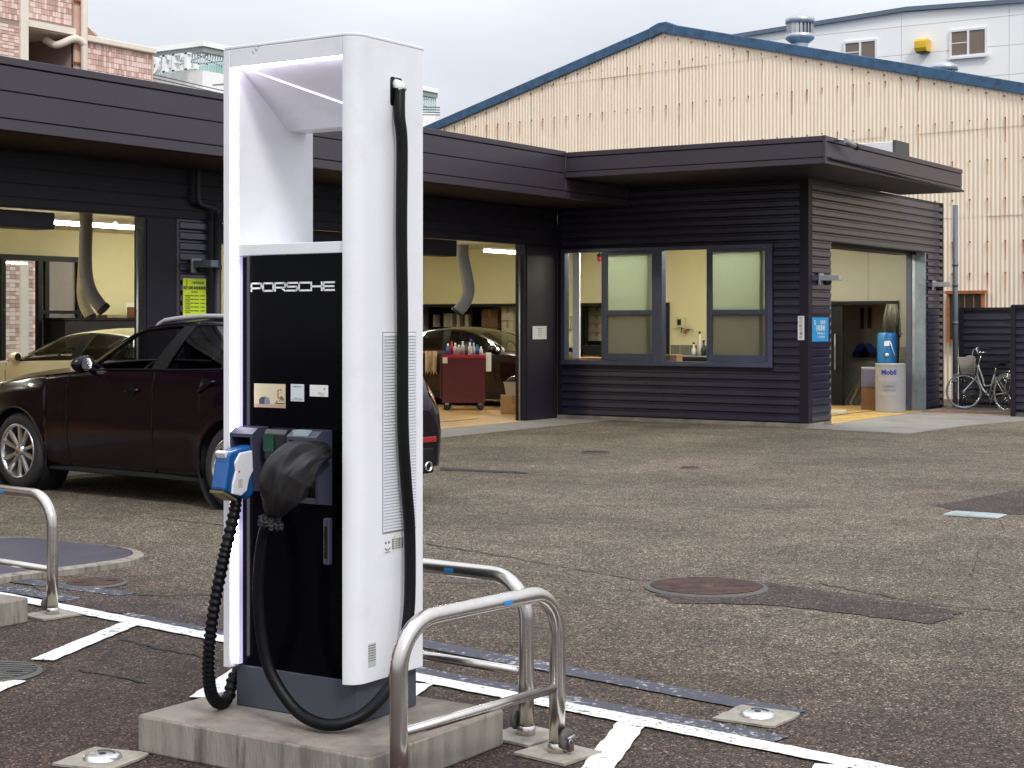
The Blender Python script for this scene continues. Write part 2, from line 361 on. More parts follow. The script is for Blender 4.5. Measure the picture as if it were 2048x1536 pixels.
# concrete aprons in front of the openings
sheet('garage_apron', [(-13.2,4),(-12.2,4),(-12.21,16.9),(-12.2,21.61),(-13.2,21.61)], APRON, .004, kind='structure')
sheet('side_apron', [(-9.05,21.40),(-7.40,21.12),(-7.30,23.1),(-6.95,24.7),(-6.4,25.4),(-6.2,27.7),(-9.05,27.7)], APRON, .004, kind='structure')
sheet('asphalt_patch', jag([G(1480,1158)[:2], G(1620,1178)[:2], G(1925,1226)[:2], G(1862,1250)[:2], G(1600,1216)[:2], G(1480,1209)[:2], G(1340,1206)[:2], G(1310,1190)[:2]]), ASPH2, .004, kind='structure')
sheet('asphalt_patch', jag([G(1870,1012)[:2], G(2060,975)[:2], G(2060,1030)[:2], G(1930,1026)[:2]]), ASPH2, .004, kind='structure')
sheet('asphalt_patch', jag([G(60,1170)[:2], G(300,1195)[:2], G(460,1250)[:2], G(440,1262)[:2], G(150,1215)[:2]]), ASPH2, .004, kind='structure')
# painted lines: 11 cm wide strips
def strip(name, a, b, w, m, z, label=None):
    a = Vector(a[:2]); b = Vector(b[:2]); d = (b-a).normalized(); n = Vector((-d.y, d.x)) * w/2
    L_ = (b-a).length; k = max(2, int(L_/.05)); rnd = random.Random(int(L_*1000)); lo = []; hi = []
    for i in range(k+1):
        p = a + d*L_*i/k; e1 = rnd.uniform(-.004,.004); e2 = rnd.uniform(-.004,.004)
        lo.append((*(p - n - n.normalized()*e1), z)); hi.append((*(p + n + n.normalized()*e2), z))
    mb = MB(); mb.grid([lo, hi], smooth=False)
    return mb.build(name, m, kind='structure', fix=False)
strip('parking_line', (-7.6,6.0), (-.9,5.10), .11, WHITE_LINE, .008)
for a, b in (((-5.975,5.74),(-5.655,4.90)), ((-4.93,5.59),(-4.555,4.755)), ((-3.98,5.43),(-3.88,5.13)), ((-2.93,5.33),(-2.35,3.6)), ((-2.09,5.19),(-1.5,3.5)),
             ((-5.43,4.56),(-5.12,3.65)), ((-6.95,5.85),(-6.6,4.8))):
    strip('parking_line', a, b, .11, WHITE_LINE, .0085)
for a, b in (((-4.65,6.15),(-2.47,5.80)), ((-6.2,5.875),(-2.37,5.40)), ((-7.6,6.34),(-6.62,6.345)), ((-7.5,6.12),(-6.75,6.06))):
    strip('grey_cover_line', a, b, .14, GREY_LINE, .0065)
# cracks and day joints in the asphalt
CRACK = mat('crack_tar', (.012,.011,.011), .7)
def crack(pts, w=.012, seed=1):
    rnd = random.Random(seed); pth = [G(*p) for p in pts]; P = []
    for i in range(len(pth)-1):
        L_ = (pth[i+1]-pth[i]).length; k = max(2, int(L_/.06))
        for j in range(k): P.append(pth[i].lerp(pth[i+1], j/k) + Vector((rnd.uniform(-.012,.012), rnd.uniform(-.02,.02), 0)))
    lo = []; hi = []
    for i, p in enumerate(P):
        ww = w*rnd.uniform(.25, 1.0); lo.append((p.x, p.y-ww, .005)); hi.append((p.x, p.y+ww, .005))
    MB().grid([lo, hi], smooth=False).build('crack', CRACK, parent=gnd, fix=False)
for i, c in enumerate(([(850,1088),(1030,1118),(1270,1160),(1310,1162),(1345,1160),(1500,1170)], [(1640,1168),(1850,1208),(2060,1228)],
        [(850,1165),(1050,1168),(1130,1148),(1210,1130)], [(540,1010),(450,1052),(300,1035)], [(220,1190),(330,1192),(450,1190)],
        [(230,1280),(330,1300),(460,1325)], [(150,1340),(280,1365),(300,1372)], [(60,1345),(150,1340)], [(870,890),(960,900)],
        [(1985,1010),(2010,1060),(1960,1100),(1940,1160)])):
    crack(c, .010, i)
# black rubber threshold strip seen as a dark line on the asphalt
sheet('tar_seam', [G(880,936)[:2], G(1040,944)[:2], G(1060,948)[:2], G(880,941)[:2]], CRACK, .005, kind='structure')
# rusty gate rail and strip of kerb by the bicycle
MB().box(-9.0,-5.0,26.30,26.36,.004,.02).build('gate_rail', ORANGE, kind='structure')
MB().box(-9.0,-7.5,26.5,28.0,.0045,.03).build('concrete_step', CONC, kind='structure')

# ---- manholes and covers
def manhole(c, r, label, m=RUSTY_IRON, rim=GREY_IRON, bars=True, group=None, step=.045, angle=0):
    t = thing('manhole_cover', label, 'manhole cover', (c.x, c.y, 0), angle, group)
    MB().lathe([(r*.94,.0045),(r*.94,.014),(r,.014),(r+.012,.0045)], n=48).build('rim', rim, t)
    MB().lathe([(0,.009),(r*.93,.009),(r*.93,.0045)], n=48).build('lid', m, t)
    mb = MB(); y = -r*.88
    while y < r*.89:
        h = math.sqrt(max(0, (r*.91)**2 - y*y))
        if h > .03:
            mb.box(-h, h, y, y+step*.5, .0085, .015)
        y += step
    o = mb.build('raised_ribs', m, t, kind='stuff')
    MB().lathe([(0,.0155),(r*.13,.0155),(r*.13,.009)], n=20).build('centre_boss', m, t)
    for sx in (-1, 1): MB().box(sx*r*.55-.03, sx*r*.55+.03, -.012, .012, .0152, .017).build('key_slot', BLACK, t)
manhole(G(1412,1176), .335, 'large rusty red round manhole cover in the open asphalt', angle=.5)
manhole(G(190,1168), .17, 'small rusty drain grate beside the island kerb and left barrier', step=.03, angle=.9)
manhole(G(-22,1348), .21, 'round worn manhole cover cut by the left edge beside the white line', GREY_IRON, GREY_IRON, step=.04, angle=.4)
manhole(G(1190,906), .17, 'small dark round cover far out in front of the grey wing', step=.04)
manhole(G(1380,937), .10, 'tiny dark round cap in the asphalt between the big manhole and the windows', step=.04)
STEELPL = mat('pale_steel_plate', (.50,.56,.55), .5, .3, var=.2, vscale=10)
t = thing('drain_cover', 'pale rectangular steel drain plate at the right edge of the yard', 'drain cover', G(1955,1032))
MB().box(-.23,.19,-.13,.13,.004,.012).build('plate', STEELPL, t)
for i in range(5): MB().box(-.21,.17,-.12+i*.052,-.10+i*.052,.0115,.018).build('tread_bar', STEELPL, t)

# ---- stainless floor sockets for removable posts
PAD = mat('mortar_pad', (.33,.30,.25), .85, var=.2, vscale=14, bump=.5, bscale=60, dirt=(.14,.11,.08), dscale=9, damt=.7)
DISC = mat('satin_steel_cap', (.72,.72,.72), .28, .9, var=.1, vscale=20)
def socket(c, s, label, rz=0.0):
    t = thing('floor_socket', label, 'floor socket', (c.x, c.y, 0), rz)
    rnd = random.Random(7); mb = MB(); pts = []
    for i in range(24):
        u = i/6; k = int(u); fr = u-k; cs = [(-s,-s),(s,-s),(s,s),(-s,s),(-s,-s)]
        pts.append((cs[k][0]*(1-fr)+cs[k+1][0]*fr + rnd.uniform(-.006,.006), cs[k][1]*(1-fr)+cs[k+1][1]*fr + rnd.uniform(-.006,.006)))
    mb.prism(pts, .003, .011, 'z'); mb.build('mortar_pad', PAD, t)
    MB().lathe([(0,.026),(.045,.026),(.062,.022),(.066,.0108)], n=32).build('cap', DISC, t)
    MB().lathe([(0,.0275),(.012,.0275),(.013,.0255)], n=16, c=(.0,.0,0)).build('keyhole', BLACK, t)
    MB().tube([(-.035,.02,.026),(-.02,.033,.027),(.0,.038,.027),(.02,.033,.027),(.035,.02,.026)], .004, 6).build('lift_ring', GREY_IRON, t)
socket(G(1515,1436), .125, 'shiny round socket cap in a mortar square between the two faded grey stripes')
socket(G(205,1522), .115, 'dull round socket cap in a mortar square at the bottom left', .2)

# ---- kerbed island at the left
isl = [Vector((-9.4,6.1)),Vector((-8.94,7.39)),Vector((-8.38,7.52)),Vector((-7.86,7.50)),Vector((-7.55,7.36)),Vector((-7.40,7.12)),Vector((-7.42,6.75)),Vector((-7.50,6.40)),Vector((-7.53,6.1))]
isp = smooth_path([Vector((p.x,p.y,0)) for p in isl], 5); cen = Vector((-8.6,6.7,0))
t = thing('traffic_island', 'low kerbed island with slate grey top behind the left barrier', 'traffic island', (cen.x, cen.y, 0))
outer = [p-cen for p in isp]; inner = [q*.945 for q in outer]
mb = MB(); n = len(outer)
for i in range(n):
    j = (i+1) % n; a, b, c, d = outer[i], outer[j], inner[j], inner[i]; z = Vector((0,0,.035)); zt = Vector((0,0,.045))
    mb.poly([a, b, b+z, a+z]); mb.poly([a+z, b+z, c+zt, d+zt]); mb.poly([d+zt, c+zt, c, d])
mb.build('kerb', CONC_SIDE, t)
MB().poly([(p.x, p.y, .034) for p in inner]).build('slate_top', mat('slate_grey_rubber', (.055,.05,.07), .6, var=.25, vscale=3), t, fix=False)

# ---- plinth of the next charger, at the left edge
def plinth(name, x0, x1, y0, y1, h, label):
    t = thing(name, label, 'plinth', ((x0+x1)/2, (y0+y1)/2, 0)); w, d = (x1-x0)/2, (y1-y0)/2
    MB().box(-w, w, -d, d, 0, h).build('block', CONC_SIDE, t, bevel=.008)
    MB().box(-w+.004, w-.004, -d+.004, d-.004, h-.01, h+.002).build('top_screed', CONC, t, bevel=.004)
plinth('concrete_plinth', -7.45, -6.445, 4.45, 5.50, .123, 'low weathered concrete block cut by the left edge of the picture')
plinth('concrete_plinth', -4.19, -3.165, 4.055, 4.82, .128, 'low stained concrete base carrying the white charging post')

# ================================================================ STEEL BARRIERS
BLUE_ST = mat('blue_sticker', (.03,.25,.65), .4)
def u_rail(name, A, B, H, rb, label, lowz=.235, locks=(0,1), padlock=(), sticker=True):
    A = Vector(A); B = Vector(B); d = (B-A); L_ = d.length; rz = math.atan2(d.y, d.x)
    t = thing(name, label, 'barrier', (A.x, A.y, 0), rz, 'stainless steel hoop barriers round the chargers')
    R_ = .0285; pts = [(0,0,0),(0,0,(H-rb)*.5),(0,0,H-rb)]
    for i in range(1, 9):
        a = math.pi/2*i/8; pts.append((rb-rb*math.cos(a), 0, H-rb+rb*math.sin(a)))
    pts.append((L_/2,0,H))
    for i in range(0, 9):
        a = math.pi/2*i/8; pts.append((L_-rb+rb*math.sin(a), 0, H-rb+rb*math.cos(a)))
    pts += [(L_,0,(H-rb)*.5),(L_,0,0)]
    MB().tube(pts, R_, 32).build('hoop', STAINLESS, t)
    MB().tube([(.012,0,lowz),(L_-.012,0,lowz)], .017, 14).build('lower_bar', STAINLESS, t)
    for k in (0, 1):
        x = k*L_
        m = MB(); m.prism([(x-.11,-.11),(x+.10,-.12),(x+.115,.10),(x-.10,.115)], .003, .012, 'z'); m.build('mortar_pad', PAD, t)
        MB().lathe([(.029,.0),(.034,.004),(.034,.03),(.029,.034)], c=(x,0,.010), n=24).build('collar', STAINLESS, t)
        if k in locks:
            My = Matrix.Rotation(math.pi/2, 3, 'X') if padlock else Matrix.Rotation(math.pi/2, 3, 'Y')
            s_ = -1 if k == 0 else 1
            c = Vector((x+s_*.0, -.038, .062)) if padlock else Vector((x-.042, 0, .06))
            MB().lathe([(0,.010),(.030,.010),(.037,.004),(.037,-.004),(.030,-.010),(0,-.010)], c=c, n=24, M=My).build('disc_lock', GREY_IRON, t)
            if padlock:
                p = MB().box(c.x-.012,c.x+.012,c.y-.026,c.y-.012,.022,.048).build('padlock', RUSTY_IRON, t, bevel=.002)
                MB().tube([(c.x-.008,c.y-.019,.046),(c.x-.008,c.y-.019,.058),(c.x,c.y-.019,.064),(c.x+.008,c.y-.019,.058),(c.x+.008,c.y-.019,.046)], .003, 6).build('shackle', STEEL, p)
                MB().tube([(c.x-.012,c.y-.014,.066),(c.x+.022,c.y-.02,.072)], .005, 6).build('key_barrel', STEEL, t)
    if sticker:
        rows = [[(L_*.62+dx, -(R_+.0008)*math.cos(a), H+(R_+.0008)*math.sin(a)) for a in (-.30,-.12,.06,.24)] for dx in (-.022,-.016,.016,.022)]
        MB().grid(rows).build('sticker', BLUE_ST, t, fix=False)
    return t
b1 = u_rail('hoop_barrier', (-3.015,4.005), (-2.94,4.815), .572, .15, 'steel hoop barrier nearest the camera, in front of the concrete base with a padlock at its foot', locks=(1,), padlock=(1,))
b2 = u_rail('hoop_barrier', (-4.05,5.03), (-3.16,4.96), .575, .15, 'steel hoop barrier standing behind the white charging post', locks=(1,))
b3 = u_rail('hoop_barrier', (-7.55,5.80), (-6.485,5.688), .612, .16, 'steel hoop barrier at the left edge beside the concrete block', locks=(1,))
b1['label'] = 'steel hoop barrier nearest the camera, with a padlocked disc lock at its right foot'
# ================================================================ GARAGE BUILDING
XC, YC = -9.056, 21.622           # outer corner of the wing
XG = -13.2                        # front wall of the bays
XB, YB, Y0 = -20.5, 27.5, 4.6     # back wall, end wall, near end
gb = thing('garage_building', 'low dark grey workshop with ribbed siding, open bays and wing with windows', 'building', (0,0,0))
P_ = .118
# ---- ribbed siding boards, one by one
prof = [(0,.000),(.000,.001),(.028,.020),(.028,.084),(.002,.100),(.002,.117),(0,.117)]
def board_mesh(L_):
    mb = MB(); mb.prism([(-a, z) for a, z in prof], 0, L_, 'x'); return mb.mesh('siding_board', SIDING)
cache = {}
def board(L_, loc, rz, parent=gb):
    k = round(L_, 3)
    if k not in cache: cache[k] = board_mesh(k)
    return link('siding_board', cache[k], parent, loc, (0,0,rz))
z = .06
while z + P_ < 3.54:
    if z + P_ <= .84 or z >= 2.60: board(XC-.11-(XG+.10), (XG+.10, YC, z), 0)
    else: board(XC-.11-(-9.56), (-9.56, YC, z), 0)
    # right-hand face of the wing
    if z + P_ <= 2.70:
        board(22.44-YC-.11, (XC, YC+.11, z), math.pi/2); board(27.44-26.70, (XC, 26.70, z), math.pi/2)
    else: board(27.44-YC-.11, (XC, YC+.11, z), math.pi/2)
    z += P_
# backing walls (real thickness), corner trims, plinth course
w = MB()
w.box(XG, XC-.002, YC+.002, YC+.12, 0, .83); w.box(XG, XC-.002, YC+.002, YC+.12, 2.615, 3.53)
w.box(XG, -13.115, YC+.002, YC+.12, .83, 2.615); w.box(-9.60, XC-.002, YC+.002, YC+.12, .83, 2.615)
w.build('front_wall', DARKTRIM, gb)
w = MB(); w.box(XC-.12, XC-.002, YC+.12, 22.44, 0, 3.53); w.box(XC-.12, XC-.002, 26.66, YB, 0, 3.53); w.box(XC-.12, XC-.002, 22.44, 26.66, 2.70, 3.53)
w.build('side_wall', DARKTRIM, gb)
MB().prism([(XC-.115,YC-.026),(XC+.026,YC-.026),(XC+.026,YC+.115),(XC-.0005,YC+.115),(XC-.0005,YC-.0005),(XC-.115,YC-.0005)], .03, 3.53, 'z').build('corner_trim', DARKTRIM, gb, bevel=.004)
MB().box(XG+.02, XG+.10, YC-.024, YC-.0005, .03, 3.53).build('corner_trim', DARKTRIM, gb, bevel=.003)
MB().box(XC+.0005, XC+.024, 27.44, 27.52, .03, 3.53).build('corner_trim', DARKTRIM, gb, bevel=.003)
MB().box(XG, XC+.03, YC-.03, YC+.1, .001, .055).build('base_course', CONC, gb)
MB().box(XC-.1, XC+.03, YC+.1, 22.44, .001, .055).build('base_course', CONC, gb)
# ---- fascias: cap and panels with dark joints
def fascia_x(x, y0, y1, bands):
    MB().box(x-.06, x-.012, y0, y1, bands[0][0]+.005, bands[-1][1]-.005).build('fascia_backing', BLACK, gb)
    for i, (a, b) in enumerate(bands):
        pr = .012 if i == len(bands)-1 else 0
        MB().box(x-.011, x+pr, y0, y1, a+.006, b-.006).build('fascia_panel', FASCIA, gb, bevel=.003, seg=1)
def fascia_y(y, x0, x1, bands):
    MB().box(x0, x1, y+.012, y+.06, bands[0][0]+.005, bands[-1][1]-.005).build('fascia_backing', BLACK, gb)
    for i, (a, b) in enumerate(bands):
        pr = .012 if i == len(bands)-1 else 0
        MB().box(x0, x1, y-pr, y+.011, a+.006, b-.006).build('fascia_panel', FASCIA, gb, bevel=.003, seg=1)
XF, YF, XO = -11.915, 19.722, -8.02
FB = [(3.235,3.345),(3.345,3.594),(3.594,3.829),(3.829,3.91)]
fascia_x(XF, 3.4, YF, FB); fascia_x(XF, YF+.0, YC-.03, [(3.235,3.345),(3.345,3.515)])
fascia_y(YF, XF+.012, XO-.012, [(3.525,3.61),(3.61,3.815),(3.815,3.892)])
fascia_x(XO, YF+.012, 25.33, [(3.525,3.61),(3.61,3.815),(3.815,3.892)])
MB().box(XO-.02,XO+.014,YF-.014,YF+.02,3.53,3.89).build('fascia_corner', FASCIA, gb, bevel=.003)
MB().box(XF-.02,XF+.014,YF-.014,YF-.002,3.53,3.90).build('fascia_corner', FASCIA, gb)
MB().box(XG, XF-.06, 3.4, YC, 3.236, 3.25).build('soffit', mat('soffit_board', (.014,.011,.013), .7, spec=.2), gb)
MB().box(XF+.001, XO-.06, YF+.06, YC-.03, 3.53, 3.545).build('soffit', DARKTRIM, gb)
MB().box(XC+.03, XO-.06, YC-.03, 25.33, 3.53, 3.545).build('soffit', DARKTRIM, gb)
MB().box(XB, XF-.06, 3.4, YB, 3.60, 3.66).build('roof', mat('grey_roof', (.12,.12,.13), .8, var=.2), gb)
MB().box(XF-.06, XO-.06, YF+.06, 25.33, 3.60, 3.661).build('roof', bpy.data.materials['grey_roof'], gb)
MB().tube([(XO+.03,YF+.1,3.60),(XO+.03,25.3,3.545)], .018, 8).build('gutter_pipe', DARKTRIM, gb)
# ---- walls of the bays: header, piers, pillar
h = MB(); h.box(XG-.15, XG, 3.4, YC, 2.66, 3.236); h.build('header_wall', DARKTRIM, gb)
for a, b in ((2.67,2.76),(2.765,2.90),(2.905,3.06),(3.065,3.225)):
    MB().box(XG+.001, XG+.018, 3.4, YC-.03, a, b-.008).build('header_panel', DARKTRIM, gb, bevel=.002, seg=1)
MB().box(XG-.15, XG, 3.4, 6.4, 0, 2.66).build('bay_wall', DARKTRIM, gb)
MB().box(XG-.18, XG-.002, 12.90, 14.04, 0, 2.66).build('bay_pier', DARKTRIM, gb)
MB().box(XG-.001, XG+.015, 12.905, 13.35, .02, 2.65).build('pier_panel', DARKTRIM, gb, bevel=.003)
MB().box(XG-.001, XG+.02, 13.352, 13.40, .02, 2.655).build('corner_trim', FASCIA, gb)
z = .06
while z + P_ < 2.66: board(.46, (XG, 13.402, z), math.pi/2); z += P_
MB().box(XG-.18, XG-.002, 20.70, YC, 0, 2.66).build('bay_pillar', DARKTRIM, gb)
MB().box(XG-.001, XG+.015, 20.72, YC-.03, .02, 2.65).build('pillar_panel', mat('plum_black_panel', (.016,.011,.020), .45), gb, bevel=.003)
for y in (12.885, 14.045, 20.68):
    s_ = 1 if y != 14.045 else -1
    MB().box(XG-.12, XG+.008, y-.015, y+.015, 0, 2.66).build('door_track', DARKTRIM, gb, bevel=.003)
    MB().tube([(XG-.06, y-.055*s_, .0), (XG-.06, y-.055*s_, 2.5)], .012, 8).build('door_guide', STEEL, gb)
MB().box(XG-.45, XG-.152, 4.0, 11.745, 2.465, 2.64).build('shutter_box', DARKTRIM, gb, bevel=.01)
MB().box(XG-.45, XG-.182, 14.05, 19.16, 2.43, 2.66).build('shutter_box', DARKTRIM, gb, bevel=.01)
MB().tube([(XG-.3,11.0+.14*math.cos(a/6*math.pi),2.465-.09*math.sin(a/6*math.pi)) for a in range(7)], .006, 6).build('pull_loop', BLACK, gb)
# ---- interior: floor, ceiling, walls
fl = MB(); fl.box(XB, XG, 3.4, YB, -.1, .006); fl.box(XG, XC-.12, YC+.12, YB, -.1, .0065); fl.box(XC-.12, XC, 22.44, 26.66, -.1, .0063)
fl.build('workshop_floor', GFLOOR, gb)
for i in range(9): MB().box(-9.9, XC-.01, 22.6+i*.42, 22.68+i*.42, .0075, .009).build('floor_stripe', YEL, gb)
MB().box(XG-.9, XG-.84, 6.4, 20.7, .0075, .009).build('floor_groove', CRACK, gb)
MB().box(XC-.75, XC-.70, 22.5, 26.6, .0095, .011).build('floor_groove', CRACK, gb)
ce = MB(); ce.box(XB, XG-.152, 3.4, YB, 2.98, 3.02); ce.box(XG-.152, XC-.12, YC+.12, YB, 2.98, 3.021); ce.build('ceiling', CEIL, gb)
bw = MB(); LY = lambda px: onX(px, 600, XB).y
bw.box(XB-.1, XB, 3.4, LY(-120), 0, 3.0); bw.box(XB-.1, XB, LY(-120), LY(164), 2.55, 3.0); bw.box(XB-.1, XB, LY(164), YB, 0, 3.0)
bw.box(XB-.1, XG, 3.3, 3.4, 0, 3.25); bw.box(XG-.1, XG-.0, YC+.12, YC+.3, 0, 3.0)
bw.build('back_wall', CREAM, gb)
ew = MB(); YW = YB
ew.box(XB-.1, -11.75, YW, YW+.12, 1.86, 3.3)
for a, b in ((-16.9,-16.25),(-14.3,-11.75)): ew.box(a, b, YW, YW+.12, 0, 1.86)
ew2 = MB(); ew2.box(-11.75, XC-.12, YW, YW+.12, 1.86, 3.3); ew2.box(-11.75, -11.62, YW, YW+.12, 0, 1.86); ew2.box(-9.82, XC-.12, YW, YW+.12, 0, 1.86); ew2.build('end_wall', BEIGE, gb)
MB().box(-10.38,-10.375,YW-.0015,YW-.0003,1.87,2.98).build('wall_joint', DARKTRIM, gb)
ew.build('end_wall', CREAM, gb)
# storage recess behind the end wall
rc = MB(); rc.box(XB-.1, -9.60, 29.0, 29.1, 0, 2.3); rc.box(XB-.1, -9.60, YW+.12, 29.0, 2.2, 2.3); rc.box(XB-.2, XB-.1, YW, 29.1, 0, 2.3)
rc.box(-9.70, -9.60, YW+.121, 29.0, 0, 2.2); rc.box(XB-.1, -9.60, YW+.12, 29.0, -.1, .005)
for x in (-16.6, -13, -12.2): rc.box(x-.05, x+.05, YW+.12, 29.0, .005, 2.2)
rc.build('storeroom_wall', BEIGE, gb)
# grey wainscot tiles
gt = MB().box(.006, .196, -.008, 0, .006, .196).mesh('wall_tile', GTILE)
for a, b in ((-14.28,-11.66),(-9.80,XC-.14)):
    x = a
    while x + .2 <= b + .01:
        for r_ in range(5): link('wall_tile', gt, gb, (x, YW-.001, .06+r_*.2))
        x += .2
# black frames of the end-wall openings and sliding doors
def frame_y(x0, x1, zt, y, t_=.06):
    f = MB(); f.box(x0-t_, x0, y-.03, y+.10, 0, zt); f.box(x1, x1+t_, y-.03, y+.10, 0, zt); f.box(x0-t_, x1+t_, y-.031, y+.101, zt, zt+t_)
    return f.build('opening_frame', BLACK, gb)
frame_y(XB+.1, -16.95, 1.80, YW); frame_y(-16.20, -14.36, 1.80, YW); frame_y(-11.56, -9.88, 1.80, YW)
d_ = MB().box(-11.54, -10.86, YW+.02, YW+.06, .02, 1.79).build('sliding_door', BLACK, gb)
MB().tube([(-10.98,YW-.01,.62),(-10.98,YW-.04,.65),(-10.98,YW-.04,1.25),(-10.98,YW-.01,1.28)], .012, 8).build('pull_handle', STEEL, d_)
# back wall windows and sliding doors of the left bay (see-through to the tiled house)
GLZ = glass('clear_glass', (.86,.9,.88)); GREYP = mat('grey_door_panel', (.30,.27,.26), .5, var=.05)
f = MB(); yl, yr = LY(-120), LY(164)
f.box(XB+.0, XB+.08, yl, yr, 2.46, 2.55)
for p_, q_ in ((-120,-114),(-60,-54),(-5,5),(70,78),(84,92),(148,155),(161,166)): f.box(XB+.001, XB+.081, LY(p_), LY(q_), 0, 2.46)
f.box(XB+.002, XB+.079, LY(78), LY(84), 1.62, 1.68); f.box(XB+.002, XB+.079, LY(92), LY(148), 1.62, 1.68); f.box(XB+.002, XB+.079, LY(155), LY(161), 1.62, 1.68)
f.build('opening_frame', BLACK, gb)
for p_, q_ in ((-114,-60),(-54,-5),(5,70)): MB().box(XB-.06, XB-.05, LY(p_), LY(q_), .02, 2.46).build('window_pane', GLZ, gb)
for p_, q_ in ((78.2,83.8),(92.2,147.8),(155.2,160.8)):
    for c_, d2 in ((.05,1.615),(1.685,2.455)): MB().box(XB+.01, XB+.03, LY(p_), LY(q_), c_, d2).build('door_panel', GREYP, gb)
# ---- fluorescent lights, one by one
fx = MB().box(-.07,.07,-.62,.62,0,.035).mesh('housing', WHITE); tbm = MB()
tbm.box(-.055,.055,-.60,.60,-.045,-.001); tbm = tbm.mesh('tube', LAMP)
def lamp(x, y, z, label):
    t = thing('ceiling_light', label, 'ceiling light', (x,y,z), 0, 'fluorescent lights under the workshop ceiling')
    link('housing', fx, t); link('tube', tbm, t)
for i, y in enumerate((8.0, 11.5, 14.75, 16.05, 19.0, 22.0, 25.0)):
    lb = ('fluorescent light on the ceiling at the near end of the left bay', 'fluorescent light on the ceiling behind the shutter box of the left bay', 'lit fluorescent light in the left bay, left of the hanging hose', 'lit fluorescent light in the left bay, right of the hanging hose',
          'fluorescent light on the ceiling behind the white charging post', 'fluorescent light on the ceiling of the right bay above the red tool cabinet', 'fluorescent light at the far end of the right bay ceiling')[i]
    lamp(-16.4, y, 2.80, lb)
for y, nm in ((9.5,'near'),(19.5,'middle'),(24.5,'far')): lamp(-18.8, y, 2.90, 'fluorescent light by the back wall of the bays, %s one of that row' % nm)
for x, nx_ in ((-12.3,'left'),(-10.4,'right')):
    for y, ny_ in ((22.35,'added behind the windows to brighten them'),(23.9,'in the middle of the room'),(25.8,'by the far wall')): lamp(x, y, 2.90, 'fluorescent light on the wing ceiling %s, %s row' % (ny_, nx_))  # window row is added to brighten the frosted panes from inside
# ---- window band of the wing: outer frame, fixed posts, four sashes
WM = mat('window_aluminium', (.080,.092,.145), .35, .3, var=.08)
z0, z1 = .83, 2.615
fr = MB(); yo0, yo1 = YC-.035, YC+.10
fr.box(-13.115,-9.58,yo0,yo1,z0,z0+.075); fr.box(-13.115,-9.58,yo0,yo1,z1-.055,z1)
fr.box(-13.115,-13.05,yo0,yo1,z0+.075,z1-.055); fr.box(-9.655,-9.58,yo0,yo1,z0+.075,z1-.055)
fr.box(-11.49,-11.36,yo0+.004,yo1,z0+.075,z1-.055)
wf = fr.build('window_frame', WM, gb, bevel=.004)
MB().box(-13.12,-9.57,YC-.06,YC-.036,z0+.01,z0+.05).build('sill', WM, wf, bevel=.004)
FROST = frosted('frosted_glass', (.78,.80,.70)); FROST2 = frosted('dimmed_grey_frosted_glass', (.54,.51,.47))  # lower panes: dimness of the cluttered room put into the glass colour
def sash(x0, x1, y, mid=True, cl=False):
    a, b = z0+.08, z1-.06; s_ = .055
    m = MB(); m.box(x0,x0+s_,y,y+.035,a,b); m.box(x1-s_,x1,y,y+.035,a,b); m.box(x0+s_,x1-s_,y,y+.035,a,a+.10); m.box(x0+s_,x1-s_,y,y+.035,b-.04,b)
    zm = 1.60
    if mid: m.box(x0+s_,x1-s_,y,y+.035,zm,zm+.07)
    o = m.build('window_sash', WM, gb, bevel=.003)
    for p, q in (((a+.10,zm),(zm+.07,b-.04)) if mid else ((a+.10,b-.04),)):
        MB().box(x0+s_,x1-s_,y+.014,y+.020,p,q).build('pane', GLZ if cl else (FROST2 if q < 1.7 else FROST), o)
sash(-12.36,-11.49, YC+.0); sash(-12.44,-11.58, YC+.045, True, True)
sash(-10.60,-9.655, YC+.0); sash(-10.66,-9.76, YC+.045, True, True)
MB().box(-12.98,-12.86,YC+.09,YC+.13,.93,2.56).build('roller_blind_edge', WHITE, gb)
# ---- right opening: steel jambs
MB().box(XC-.14, XC+.012, 22.445, 22.475, 0, 2.70).build('door_jamb', STEEL, gb, bevel=.003)
MB().box(XC-.16, XC+.012, 26.60, 26.66, 0, 2.70).build('door_jamb', mat('blue_grey_steel', (.20,.24,.28), .5, .3, var=.12, dirt=(.08,.09,.11), dscale=5, damt=.6), gb, bevel=.003)
MB().box(-9.365, -9.275, 26.58, 26.66, 0, 2.70).build('door_jamb', mat('slate_paint', (.06,.06,.095), .5, var=.1), gb, bevel=.003)
MB().box(-9.273, XC-.162, 26.60, 26.64, 0, 2.70).build('door_guide', STEEL, gb)
MB().box(XC-.14, XC+.012, 22.475, 26.60, 2.69, 2.72).build('door_lintel', DARKTRIM, gb)
MB().box(XC-.5, XC-.15, 22.5, 26.6, 2.62, 2.80).build('shutter_box', BLACK, gb)
